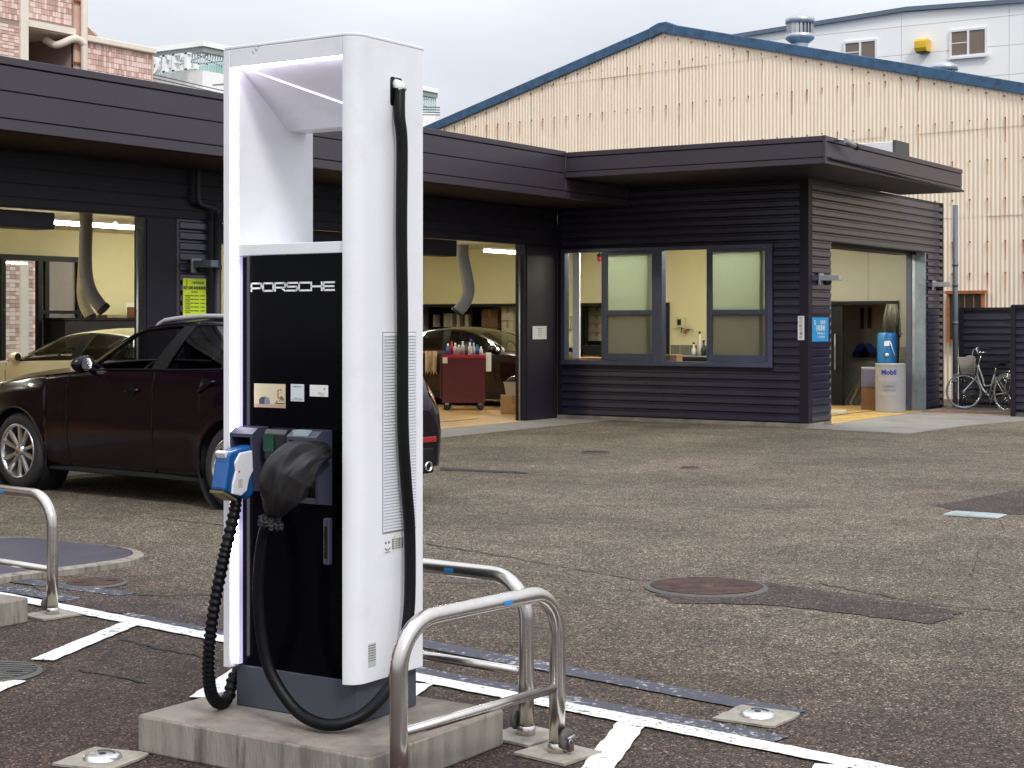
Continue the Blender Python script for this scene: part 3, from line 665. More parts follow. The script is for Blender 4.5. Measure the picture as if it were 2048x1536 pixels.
# ================================================================ things fixed to it
DP = mat('grey_downpipe', (.13,.15,.18), .5, var=.12)
DP2 = mat('black_grey_downpipe', (.035,.036,.048), .5, var=.1)
def downpipe(x, y, z1_, label, zs=(.5,1.5,2.1), DP=DP):
    t = thing('downpipe', label, 'downpipe', (x,y,0))
    MB().tube([(0,0,.0),(0,0,z1_)], .045, 16).build('pipe', DP, t)
    for zz in zs: MB().tube([(0,0,zz),(0,0,zz+.05)], .052, 16).build('joint', DP, t)
    return t
downpipe(-8.86, 27.62, 3.5, 'tall blue grey downpipe at the right corner of the grey wing', (.45,1.45,2.1,2.45))
tdp = downpipe(XG+.10, 13.93, 2.75, 'dark downpipe on the pier beside the yellow notice', (.5,2.1), DP2)
MB().tube(smooth_path([(0,0,2.74),(0,-.02,2.80),(0,-.2,2.83),(0,-.30,2.86),(0,-.32,2.98),(0,-.32,3.24)], 6), .03, 10).build('elbow', DP2, tdp)
GRY = mat('grey_box_paint', (.36,.37,.38), .5)
def wall_lamp(p, label, m=GRY):
    t = thing('wall_lamp', label, 'wall lamp', p)
    MB().box(.02,.30,-.06,.06,-.035,.045).build('arm_box', m, t, bevel=.006)
    MB().box(.0,.02,-.08,.08,-.09,.07).build('wall_plate', GRY, t)
    MB().lathe([(0,-.10),(.05,-.10),(.065,-.05),(.05,-.036)], c=(.10,0,0), n=16).build('lamp_head', BLACK, t)
wall_lamp((XC+.022, 22.05, 2.12), 'pale box lamp on the siding left of the workshop side opening')
wall_lamp((XC+.022, 27.0, 2.12), 'pale box lamp on the siding beside the tall downpipe')
wall_lamp((XG+.022, 13.65, 2.15), 'grey box lamp above the yellow notice on the pier', DP)
# cctv camera on the fascia
t = thing('security_camera', 'small security camera bracketed on the fascia above the corner', 'security camera', (XO+.012, 20.1, 3.86))
MB().tube([(0,0,0),(.06,.0,.0),(.10,.05,-.01)], .018, 8).build('bracket', STEEL, t)
MB().tube([(.10,.02,-.01),(.12,.32,-.06)], .035, 12).build('camera_body', mat('camera_grey', (.25,.25,.27), .4), t)
MB().tube([(.12,.31,-.058),(.124,.38,-.07)], .04, 12).build('sun_hood', BLACK, t)
# white condenser box on the roof
t = thing('roof_unit', 'white box unit standing on the flat roof behind the fascia', 'roof unit', (-8.9, 24.2, 3.661))
MB().box(-.45,.25,-.25,.35,.08,.58).build('casing', WHITE, t, bevel=.01)
MB().box(.255,.30,-.25,.35,.05,.60).build('side_guard', GREY_IRON, t)
for x in (-.4,.2): MB().box(x-.03,x+.03,-.25,.35,0,.08).build('foot', GREY_IRON, t)

# ---- signs
YELP = mat('yellow_notice_board', (.62,.80,.03), .4); REDP = mat('red_print', (.75,.10,.02), .5)
def sign(name, o, n, w, h_, m, label, cat='sign', th=.004):
    t = thing(name, label, cat, o); fr_ = facing((0,0,0), n)
    mb = MB(); mb.box(-w/2,w/2,-h_/2,h_/2,0,th); me = mb.mesh('board', m); me.transform(fr_); link('board', me, t); return t, fr_
def put(t, fr_, s, size, m, x, y, sx=1.0, align='CENTER', bold=0.0, dz=.0052):
    return text(s, size, m, t, fr_ @ Matrix.Translation((x, y, dz)), depth=.0004, align=align, sx=sx, bold=bold)
t, F_ = sign('notice_board', (XG+.025, 13.63, 1.775), '+x', .37, .43, YELP, 'bright yellow notice board on the dark pier above the parked car')
put(t, F_, 'J', .075, REDP, -.125, .17, bold=.004); put(t, F_, '分解整備事業', .034, INK, .05, .165)
put(t, F_, '指定自動車整備事業', .040, INK, 0, .105, bold=.001); put(t, F_, '関東 運輸局', .02, INK, 0, .06)
for i in range(5):
    put(t, F_, '対象自動車の種類', .017, INK, -.16, .018-i*.043, align='LEFT'); put(t, F_, '普通自動車・小型自動車', .017, INK, .17, .018-i*.043, align='RIGHT')
    put(t, F_, '二輪の自動車', .015, INK, -.16, -.002-i*.043, align='LEFT')
t, F_ = sign('paper_notice', (XG+.018, 21.07, 1.33), '+x', .40, .20, PAPER, 'white paper notice on the dark pillar left of the windows')
for i in range(5): put(t, F_, '営業時間のお知らせ' if i == 0 else '平日 9:00-18:00', .016, mat('grey_print',(.3,.2,.2),.6) if i == 0 else bpy.data.materials['grey_print'], 0, .06-i*.028)
pz = onY(1602,656,YC-.03)
t, F_ = sign('vertical_sign', (pz.x, YC-.026, pz.z), '-y', .095, .34, WHITE, 'narrow white vertical sign with black characters near the wing corner', th=.006)
for i, ch in enumerate('封印取付場所'): put(t, F_, ch, .052, INK, 0, .135-i*.054, dz=.0072)
BLU = mat('blue_sign_paint', (.03,.30,.62), .4)
pb = onX(1640,659,XC+.024)
t, F_ = sign('blue_sign', (XC+.024, pb.y, pb.z), '+x', .60, .345, BLU, 'sky blue sign with white lettering on the side wall beside the corner', th=.006)
put(t, F_, '自動車', .07, WHITE, .08, .10, dz=.0072); put(t, F_, '引取業者', .085, WHITE, 0, .015, dz=.0072, bold=.001)
put(t, F_, '登録番号 第2012号', .035, WHITE, .02, -.06, dz=.0072); put(t, F_, 'フロン類回収業者', .035, WHITE, .02, -.11, dz=.0072)
put(t, F_, 'Q', .09, WHITE, -.2, .10, dz=.0072)

# ---- fences by the bicycle
def fence(x0, x1, y, h_, label):
    t = thing('metal_fence', label, 'fence', (x0, y, 0)); L_ = x1-x0; zz = .10; k = round(L_-.14, 3)
    if k not in cache: cache[k] = board_mesh(k)
    while zz + P_ < h_-.05: link('siding_board', cache[k], t, (.07,0,zz)); zz += P_
    MB().box(.0,L_,.002,.05,.05,h_-.01).build('backing', DARKTRIM, t)
    MB().box(-.01,.068,-.045,.06,0,h_).build('post', DARKTRIM, t, bevel=.004); MB().box(L_-.068,L_+.01,-.045,.06,0,h_).build('post', DARKTRIM, t, bevel=.004)
    MB().box(0,L_,-.03,.055,h_-.03,h_+.02).build('cap_rail', DARKTRIM, t)
    MB().box(0,L_,-.02,.05,0,.07).build('base_strip', GREY_IRON, t)
fence(-8.82, -6.6, 27.75, 1.72, 'dark ribbed metal fence behind the parked bicycle')
fence(-7.39, -5.4, 25.85, 1.745, 'nearer dark ribbed fence panel at the right edge')
MB().box(-7.39,-7.33,25.92,27.74,0,1.72).build('fence_return', DARKTRIM, label='plain dark end panel joining the two ribbed fences behind the bicycle', cat='fence')
# ================================================================ CHARGING POST
ch = thing('charging_post', 'tall white charging post with black front and two cables on a concrete base', 'charging station', (-3.72, 4.5, .130))
O_ = Vector((-3.72, 4.5, .130))
def L3(p): return Vector(p) - O_
class MBc(MB):                                    # same builder, in the post's own frame
    def build(s, *a, **k):
        s.v = [(x-O_.x, y-O_.y, z-O_.z) for x, y, z in s.v]
        k.setdefault('parent', ch); return MB.build(s, *a, **k)
X0, X1, YFt, YBk, ZB_, ZT = -4.02, -3.42, 4.302, 4.695, .274, 2.475
SLATE = mat('slate_base_paint', (.060,.066,.085), .42, var=.08, vscale=2)
SCREEN = mat('black_glass_front', (.0015,.0015,.003), .12, spec=.10)
LEDM = mat('led_strip', (1,1,1), .4, emit=(.88,.82,1.0), estr=8)
LEDS = mat('led_lit_edge', (.75,.72,.9), .4, emit=(.55,.48,.9), estr=.55)  # reveal glows by itself, standing in for LED light falling on it
HOLD = mat('holster_plastic', (.045,.045,.075), .38, var=.05)
SEAM = mat('panel_seam', (.25,.25,.27), .6)
MBc().box(-3.997,-3.452,4.347,4.69,.131,ZB_+.004).build('base', SLATE, bevel=.004)
MBc().box(-3.99,-3.46,4.352,4.68,ZB_+.004,1.735).build('cabinet', mat('cabinet_black', (.012,.012,.014), .4))
m = MBc(); m.prism([(X0,YFt+.004),(X0+.004,YFt),(X0+.030,YFt),(X0+.034,YFt+.004),(X0+.034,YBk+.04),(X0,YBk+.04)], ZB_, ZT-.012, 'z'); m.build('left_panel', WHITEP)
MBc().box(X0+.0345,X0+.0535,YFt+.008,YFt+.022,ZB_+.03,2.395).build('led_strip', LEDM)
MBc().box(X0+.036,X0+.0545,YFt+.023,4.3455,ZB_+.01,1.73).build('lit_reveal', LEDS)
MBc().box(X0+.0345,X0+.055,YFt+.0225,YBk+.036,1.775,2.44).build('niche_side', WHITEP)
arc = [(-3.475+.055*math.sin(a*math.pi/20), 4.357-.055*math.cos(a*math.pi/20)) for a in range(0, 11)]
m = MBc(); m.prism([(-3.478,4.357),(-3.478,4.3025)] + arc + [(X1,YBk-.01),(X1-.01,YBk),(-3.455,YBk),(-3.455,4.357)], ZB_, ZT-.012, 'z', smooth=False)
rp = m.build('right_panel', WHITEP); rp.modifiers.new('w', 'BEVEL').limit_method = 'ANGLE'
rp.modifiers['w'].width = .0015; rp.modifiers['w'].segments = 1
for p in rp.data.polygons: p.use_smooth = True
try: rp.data.set_sharp_from_angle(angle=math.radians(30))
except Exception: pass
top = [(X0,YBk),(X0,YFt+.01),(X0+.01,YFt)] + [(-3.475,YFt)] + arc + [(X1,YBk)]
m = MBc(); m.prism(top, ZT-.011, ZT, 'z'); m.build('top_cover', WHITEP, bevel=.003)
MBc().box(X0+.0345,-3.479,YFt+.0005,YFt+.022,2.400,ZT-.0115).build('lintel', WHITEP, bevel=.002)
MBc().box(X0+.056,-3.48,YFt+.006,YFt+.018,2.392,2.3995).build('led_strip', LEDM)
A_, B_, C_, D_ = (X0+.055,4.325,2.405), (-3.456,4.325,2.405), (X0+.055,4.593,2.202), (-3.456,4.593,2.202)
m = MBc(); m.poly([A_,B_,D_]); m.poly([A_,D_,C_]); m.poly([C_,D_,(-3.456,YBk-.002,2.202),(X0+.055,YBk-.002,2.202)]); m.poly([(X0+.055,YBk-.002,2.202),(-3.456,YBk-.002,2.202),(-3.456,YBk-.002,2.46),(X0+.055,YBk-.002,2.46)])
m.build('niche_ceiling', WHITEP, fix=False)
m = MBc(); m.poly([Vector(A_)+Vector((.004,.0,-.003)), Vector(A_)+Vector((.016,.0,-.003)), Vector(D_)+Vector((0,-.004,0)), Vector(D_)+Vector((-.01,-.004,-.0035))]); m.build('reflection_line', mat('soft_reflection_line', (.8,.78,.9), .4, emit=(.8,.76,1.0), estr=1.3), fix=False)  # glowing strip painted along the crease as reflected LED light
MBc().box(X0+.0555,-3.479,YFt+.012,YBk-.006,1.733,1.772).build('niche_sill', WHITEP, bevel=.002)
MBc().box(X0+.055,-3.479,4.3465,4.3515,ZB_+.006,1.732).build('front_glass', SCREEN, bevel=.001, seg=1)
# ---- wide lettering built from strokes
def stroke_letters(word, x, z, H_, Wd, gap, th, y, name='lettering', mtl=WHITE):
    S = {'P':[[(0,0),(0,1),(.86,1),(1,.9),(1,.45),(.86,.36),(0,.36)]], 'O':[[(.1,0),(0,.12),(0,.88),(.1,1),(.9,1),(1,.88),(1,.12),(.9,0),(.1,0)]],
         'R':[[(0,0),(0,1),(.86,1),(1,.9),(1,.5),(.86,.4),(0,.4)],[(.62,.4),(.98,0)]], 'S':[[(1,1),(.12,1),(0,.9),(0,.6),(.12,.5),(.88,.5),(1,.4),(1,.1),(.88,0),(0,0)]],
         'C':[[(1,1),(.1,1),(0,.88),(0,.12),(.1,0),(1,0)]], 'H':[[(0,0),(0,1)],[(1,0),(1,1)],[(0,.5),(1,.5)]], 'E':[[(1,1),(0,1),(0,0),(1,0)],[(0,.5),(.95,.5)]]}
    for i, chh in enumerate(word):
        m = MBc(); xx = x + i*(Wd+gap)
        for pl in S[chh]:
            for (a, b), (c, d) in zip(pl, pl[1:]):
                p = Vector((xx+a*Wd, y, z+b*H_)); q = Vector((xx+c*Wd, y, z+d*H_)); u = (q-p).normalized(); n_ = Vector((-u.z, 0, u.x))*th/2; e_ = u*th/2
                yy = Vector((0, -.0012, 0))
                m.add([p-e_-n_, q+e_-n_, q+e_+n_, p-e_+n_, p-e_-n_+yy, q+e_-n_+yy, q+e_+n_+yy, p-e_+n_+yy], [(0,1,2,3),(7,6,5,4),(0,4,5,1),(1,5,6,2),(2,6,7,3),(3,7,4,0)])
        m.build(name, mtl, fix=False)
WTXT = mat('white_lettering', (.72,.72,.72), .5, emit=(1,1,1), estr=.08)
stroke_letters('PORSCHE', -3.924, 1.608, .0265, .0465, .0085, .0062, 4.3462, 'letter', WTXT)
# ---- stickers on the front glass
def plate(x0, x1, z0_, z1_, m, name, y=4.3462, th=.0012, r=.004):
    mb = MBc(); mb.box(x0, x1, y-th, y, z0_, z1_); return mb.build(name, m, bevel=r if r else 0, seg=1)
def ctext(s, size, m, x, z, y=4.3447, sx=1, align='CENTER'):
    return text(s, size, m, ch, Matrix.Translation(-O_) @ facing((x, y, z), '-y'), depth=.0002, sx=sx, align=align)
PIC = mat('photo_print', (.62,.55,.36), .4)
plate(-3.911,-3.766,1.197,1.281, PIC, 'photo_sticker', r=0)
G1 = mat('photo_dark', (.04,.045,.06), .5); G2 = mat('photo_leaf', (.22,.10,.07), .5); G3 = mat('photo_ground', (.48,.34,.22), .5); G4 = mat('photo_blue', (.20,.22,.32), .5)
plate(-3.909,-3.768,1.198,1.211, G3, 'photo_detail', y=4.3449, th=.0004, r=0)
m = MBc(); m.prism([(-3.886,1.209),(-3.888,1.224),(-3.878,1.233),(-3.858,1.236),(-3.862,1.222),(-3.862,1.209)], 4.3443, 4.3449, 'y'); m.build('photo_detail', G1)
m = MBc(); m.prism([(-3.862,1.209),(-3.862,1.222),(-3.857,1.235),(-3.842,1.231),(-3.836,1.218),(-3.838,1.209)], 4.3443, 4.3449, 'y'); m.build('photo_detail', G4)
rnd = random.Random(5); m = MBc()
for i in range(26):
    cx, cz = -3.793+rnd.gauss(0,.010), 1.233+rnd.gauss(0,.012); s_ = rnd.uniform(.0015,.0045); m.prism([(cx-s_,cz),(cx,cz+s_),(cx+s_,cz),(cx,cz-s_)], 4.3443-.0002*(i % 3), 4.3449, 'y')
m.build('photo_detail', G2); m = MBc().box(-3.815,-3.768,4.3443,4.3449,1.212,1.215); m.build('photo_detail', G1)
WH2 = mat('sticker_white', (.60,.66,.66), .45)
plate(-3.742,-3.681,1.222,1.282, WH2, 'info_sticker'); plate(-3.656,-3.574,1.241,1.281, PAPER, 'info_sticker')
GP = mat('sticker_print_grey', (.22,.24,.25), .6)
for zz, s in ((1.274,'ご利用方法はこちら'), (1.234,'Charging Service'), (1.228,'スマートフォンで読み取り')): ctext(s, .0045, GP, -3.7115, zz)
ctext('充電サービス', .005, GP, -3.603, 1.253); ctext('0120-000', .004, GP, -3.603, 1.247)
m = MBc(); m.prism([(-3.594,1.266),(-3.590,1.273),(-3.586,1.266)], 4.3440, 4.3449, 'y'); m.build('sticker_print', GP)
# ---- holsters
def holster(x0, x1, zt, zb, yf, label=None):
    h_ = MBc(); prof_ = [(4.347,zt),(yf+.03,zt-.002),(yf,zt-.022),(yf+.012,zb+.01),(4.347,zb)]
    t_ = .011
    h_.prism(prof_, x0, x0+t_, 'x'); h_.prism(prof_, x1-t_, x1, 'x')
    h_.prism([(4.347,zt),(yf+.03,zt-.002),(yf,zt-.022),(yf,zt-.034),(4.347,zt-.034)], x0+t_, x1-t_, 'x')
    h_.prism([(4.347,zb),(yf+.012,zb+.01),(yf+.013,zb+.03),(4.347,zb+.02)], x0+t_, x1-t_, 'x')
    o = h_.build('holster', HOLD, bevel=.0025)
    q = MBc().box(x0+t_,x1-t_,4.335,4.3462,zb+.02,zt-.034); q.build('holster_recess', BLACK, parent=o)
    return o
h1 = holster(-3.951,-3.845,1.130,.900,4.262); h2 = holster(-3.690,-3.557,1.128,.870,4.262)
ctext('CHAdeMO', .013, mat('holster_text', (.55,.62,.66), .5), -3.885, 1.117, y=4.280)
o = MBc().box(-3.665,-3.60,4.268,4.29,1.1085,1.1292); o.build('label_strip', mat('pale_label', (.33,.42,.43), .5), parent=ch)
rd = MBc(); rd.prism([(4.347,1.128),(4.300,1.126),(4.285,1.110),(4.290,1.02),(4.347,1.015)], -3.815, -3.715, 'x'); rd = rd.build('card_reader', mat('reader_dark', (.016,.018,.022), .3), bevel=.004)
MBc().box(-3.812,-3.765,4.2815,4.2860,1.050,1.108).build('reader_screen', mat('green_display', (.005,.035,.018), .3, emit=(.0,.10,.04), estr=.12), parent=rd)
MBc().box(-3.580,-3.553,4.325,4.3462,.667,.828).build('door_latch', HOLD, bevel=.006)
MBc().box(-3.573,-3.560,4.321,4.3252,.69,.80).build('latch_lever', BLACK, bevel=.002)
# ---- vent, labels and cable gland on the right face
GRL = mat('vent_grille', (.70,.70,.74), .5)
MBc().box(X1+.0002,X1+.0012,4.449,4.643,.770,1.464).build('vent_surround', SEAM, bevel=0)
MBc().box(X1+.0004,X1+.0022,4.452,4.640,.773,1.461).build('vent_plate', GRL, bevel=0)
vs_ = MBc(); zz = .777
while zz < 1.455: vs_.box(X1+.0022,X1+.0062,4.455,4.637,zz,zz+.0055); zz += .0105
vs_.build('vent_slats', mat('vent_slat', (.74,.74,.78), .45), kind='stuff')
for (y0_, y1_, za, zb_, m_) in ((4.452,4.500,.700,.762,WHITEP),(4.508,4.565,.708,.765,PAPER)): MBc().box(X1+.0002,X1+.0010,y0_,y1_,za,zb_).build('side_label', m_)
def stext(s, size, m, y, z, sx=1): return text(s, size, m, ch, Matrix.Translation(-O_) @ facing((X1+.0012, y, z), '+x'), depth=.0002, sx=sx)
m = MBc(); m.tube([(X1+.002,4.476+.016*math.sin(a),.729-.016*math.cos(a)) for a in [x*.2-1.0 for x in range(11)]], .0014, 5); m.build('label_emblem', INK)
MBc().prism([(4.462,.738),(4.470,.744),(4.470,.732)], X1+.001, X1+.002, 'x').build('label_emblem', INK); MBc().prism([(4.490,.738),(4.482,.744),(4.482,.732)], X1+.001, X1+.002, 'x').build('label_emblem', INK)
stext('CHARGER', .007, INK, 4.476, .705)
MBc().prism([(4.512,.749),(4.520,.749),(4.516,.757)], X1+.001, X1+.0018, 'x').build('warning_triangle', mat('amber_print', (.7,.35,.02), .5))
for i in range(5): stext('取扱い注意 高電圧 感電', .0062, INK, 4.536, .744-i*.0075)
MBc().box(X1+.0002,X1+.001,4.352+.018,4.412,.325,.405).build('rating_plate', mat('plate_grey', (.5,.5,.5), .5))
for i in range(7): stext('TYPE 150kW IP54', .0055, INK, 4.391, .398-i*.0085)
hy, hz = 4.527, 2.297
m = MBc(); pts = []
for cx, cy, a0 in ((hy+.024,hz+.040,0),(hy-.024,hz+.040,90),(hy-.024,hz-.040,180),(hy+.024,hz-.040,270)):
    for k in range(4): a = math.radians(a0+k*30); pts.append((cx+.010*math.cos(a), cy+.010*math.sin(a)))
m.prism(pts, X1+.0002, X1+.0012, 'x'); m.build('cable_port', BLACK, fix=True)
MBc().tube([(X1-.01,hy,hz+.03),(X1+.012,hy,hz+.02),(X1+.022,hy,hz-.0)], [.019,.021,.021], 14).build('cable_gland', WHITEP)
# scuffs on the lintel
sc_ = MBc()
for p in ([(-3.87,2.462),(-3.862,2.448),(-3.855,2.455)], [(-3.88,2.452),(-3.873,2.439)], [(-3.858,2.466),(-3.845,2.463)]):
    sc_.tube([(a, YFt-.0003, b) for a, b in p], .0009, 4)
sc_.build('scuff', SEAM)
# ---- thick black cable: from the port down, round and up into the fabric cover
pc = [(X1+.015,hy,hz+.012), onX(799,232,-3.392), onX(804,290,-3.385), onX(803,460,-3.385), onX(805,640,-3.385), onX(806,851,-3.385), onX(812,960,-3.385), onX(819,1054,-3.385), onX(820,1171,-3.38),
      onX(816,1240,-3.375), onX(803,1310,-3.375), onX(777,1376,-3.375), onX(725,1430,-3.385), onY(660,1450,4.215), onY(597,1425,4.205), onY(546,1355,4.19), onY(525,1282,4.18), onY(517,1178,4.17), onY(524,1089,4.16), onY(541,1028,4.15), onY(556,995,4.15)]
m = MBc(); m.tube(smooth_path(pc, 10), .0205, 16); m.build('charging_cable', RUBBER)
# ---- black fabric cover over the right connector
CLOTH = mat('black_nylon_cover', (.009,.008,.009), .5, var=.15, vscale=12, bump=.25, bscale=500)
path = smooth_path([onY(655,905,4.31), onY(632,910,4.24), onY(604,922,4.18), onY(580,950,4.15), onY(566,985,4.14), onY(552,1014,4.145), onY(545,1030,4.15), onY(541,1046,4.15)], 14)
rad = [.030,.046,.076,.090,.082,.052,.032,.040]
mb = MBc(); rnd = random.Random(3); N = len(path); nv = 96
ph = [(rnd.uniform(0,6.28), rnd.randint(3,9), rnd.uniform(.3,1)) for _ in range(6)]
prev = None; rows = []
for i in range(N):
    t_ = (path[min(i+1,N-1)]-path[max(i-1,0)]).normalized()
    u = t_.cross(Vector((1,0,0))).normalized() if prev is None else (prev - t_*prev.dot(t_)).normalized()
    prev = u; w_ = t_.cross(u); f_ = i/(N-1)*(len(rad)-1); k = min(int(f_), len(rad)-2); fr_ = f_-k; r = rad[k]*(1-fr_)+rad[k+1]*fr_
    row = []
    for j in range(nv+1):
        a = 2*math.pi*j/nv; wr = 0
        for q, (p0, kk, am) in enumerate(ph): wr += am*(1-2.2*abs(math.sin((kk*a + p0)*.5 + i*.035*(q-2.5))))
        gather = min(1, abs(i/(N-1)-.40)*1.3+.45); wr += .8*noise.turbulence(Vector((path[i].x*9+math.cos(a)*1.6, path[i].z*9, math.sin(a)*1.6)), 3, True) - .9
        rr = r*(1 + .10*wr*gather) * (1.0 if abs(math.sin(a)) < .9 else .96)
        row.append(path[i] + u*math.cos(a)*rr*1.08 + w_*math.sin(a)*rr*.78)
    rows.append(row)
mb.grid(rows); mb.build('fabric_cover', CLOTH)
cc = path[-3]; mb = MBc(); el = []
for j in range(60):
    a = j/60*6.283; rr = .036+.006*math.sin(a*13); el.append(cc + Vector((math.cos(a)*rr, math.sin(a)*rr*.9, .006*math.sin(a*9)-.1*math.cos(a)*rr*3)))
mb.tube(el, .006, 6, closed=True); mb.tube([p+Vector((0,0,-.010)) for p in el], .005, 6, closed=True); mb.build('elastic_hem', CLOTH)
# ---- blue and white connector with its ribbed hose
BLUEC = mat('blue_connector', (.008,.085,.28), .35, var=.05, coat=.2); xk = -3.885
def yz(pp, x=xk): q = onX(pp[0], pp[1], x); return (q.y, q.z)
out = [(443,925),(445,905),(465,898),(492,890),(520,888),(534,892),(536,903),(530,926),(514,946),(503,955),(499,982),(488,998),(462,996),(434,981),(438,955)]
m = MBc(); m.prism([yz(p) for p in out], xk-.036, xk+.030, 'x'); cn = m.build('connector', BLUEC, bevel=.012, seg=3)
inn = [(478,906),(500,901),(526,901),(527,912),(520,928),(503,944),(496,960),(492,982),(480,992),(462,988),(464,966),(470,942),(468,925)]
m = MBc(); m.prism([yz(p, xk+.03) for p in inn], xk+.026, xk+.036, 'x'); m.build('white_shell', WHITEP, parent=cn, bevel=.004)
m = MBc(); m.prism([yz(p) for p in [(440,905),(445,901),(458,903),(457,917),(444,917)]], xk-.026, xk+.020, 'x'); m.build('release_button', WHITEP, parent=cn, bevel=.004)
m = MBc(); m.prism([yz(p) for p in [(434,981),(462,997),(461,1002),(434,986)]], xk-.034, xk+.028, 'x'); m.build('end_ring', mat('dull_brass', (.28,.22,.09), .45, .5), parent=cn)
m = MBc(); q = onX(481,966,xk+.036); m.box(q.x+.0003,q.x+.001,q.y-.012,q.y+.010,q.z-.016,q.z+.014); m.build('connector_label', mat('pale_grey_label',(.55,.53,.55),.5), parent=cn)
m = MBc(); q = onX(478,943,xk+.036); m.box(q.x+.0003,q.x+.0015,q.y-.004,q.y+.004,q.z-.003,q.z+.003); m.build('red_mark', REDP, parent=cn)
m = MBc(); m.tube([onX(548-28,905,xk), Vector((xk,4.335,1.03))], .022, 14); m.build('connector_nose', BLACK, parent=cn)
ph_ = [onX(474,990,xk), onX(470,1018,xk), onX(461,1060,xk), onX(449,1110,xk), onX(433,1190,xk-.01), onX(421,1270,xk-.025), onX(417,1335,xk-.05), onX(422,1385,xk-.075), onX(438,1406,xk-.10), onX(458,1392,xk-.13), onX(474,1345,xk-.14), Vector((xk-.13,4.60,.34))]
sp = smooth_path(ph_, 24); acc = 0; R2 = []; P2 = [sp[0]]
for a, b in zip(sp, sp[1:]):
    acc += (b-a).length
    if (b-P2[-1]).length > .0037: P2.append(b)
for i, p in enumerate(P2):
    R2.append(.0225 if i % 4 < 2 else .0180)
m = MBc(); m.tube(P2, [min(r, .020) if i < 9 else r for i, r in enumerate(R2)], 16); m.build('ribbed_hose', RUBBER)
# ================================================================ CARS
def interp(keys, u):
    # keys: list of tuples; catmull-rom on every column, first column is the station parameter
    n = len(keys)
    if u <= keys[0][0]: return keys[0]
    if u >= keys[-1][0]: return keys[-1]
    i = max(k for k in range(n-1) if keys[k][0] <= u)
    h_ = keys[i+1][0]-keys[i][0]; t = (u-keys[i][0])/h_
    out = [u]
    for c in range(1, len(keys[0])):
        b, c1 = keys[i][c], keys[i+1][c]
        mb_ = (c1-keys[i-1][c])/(keys[i+1][0]-keys[i-1][0])*h_ if i > 0 else (c1-b)
        mc = (keys[i+2][c]-b)/(keys[i+2][0]-keys[i][0])*h_ if i+2 < n else (c1-b)
        if (c1-b)*(b-(keys[i-1][c] if i > 0 else b)) <= 0 and i > 0: mb_ *= .3
        t2, t3 = t*t, t*t*t
        out.append((2*t3-3*t2+1)*b+(t3-2*t2+t)*mb_+(-2*t3+3*t2)*c1+(t3-t2)*mc)
    return out
CARGL = glass('tinted_car_glass', (.62,.64,.64)); CARGL2 = glass('dark_privacy_glass', (.22,.22,.24))
SEATM = mat('dark_car_seat', (.02,.02,.023), .7); WELL = mat('wheel_well', (.006,.006,.007), .8)
ALLOY = mat('silver_alloy', (.55,.56,.58), .28, .9, var=.12, vscale=14); LENS_R = mat('red_tail_lens', (.30,.008,.012), .15, coat=.6, emit=(.5,.02,.02), estr=.05)
SILVER = mat('satin_silver_rail', (.42,.42,.46), .35, .1); CRIMSON = mat('red_brake_disc', (.35,.02,.02), .4)
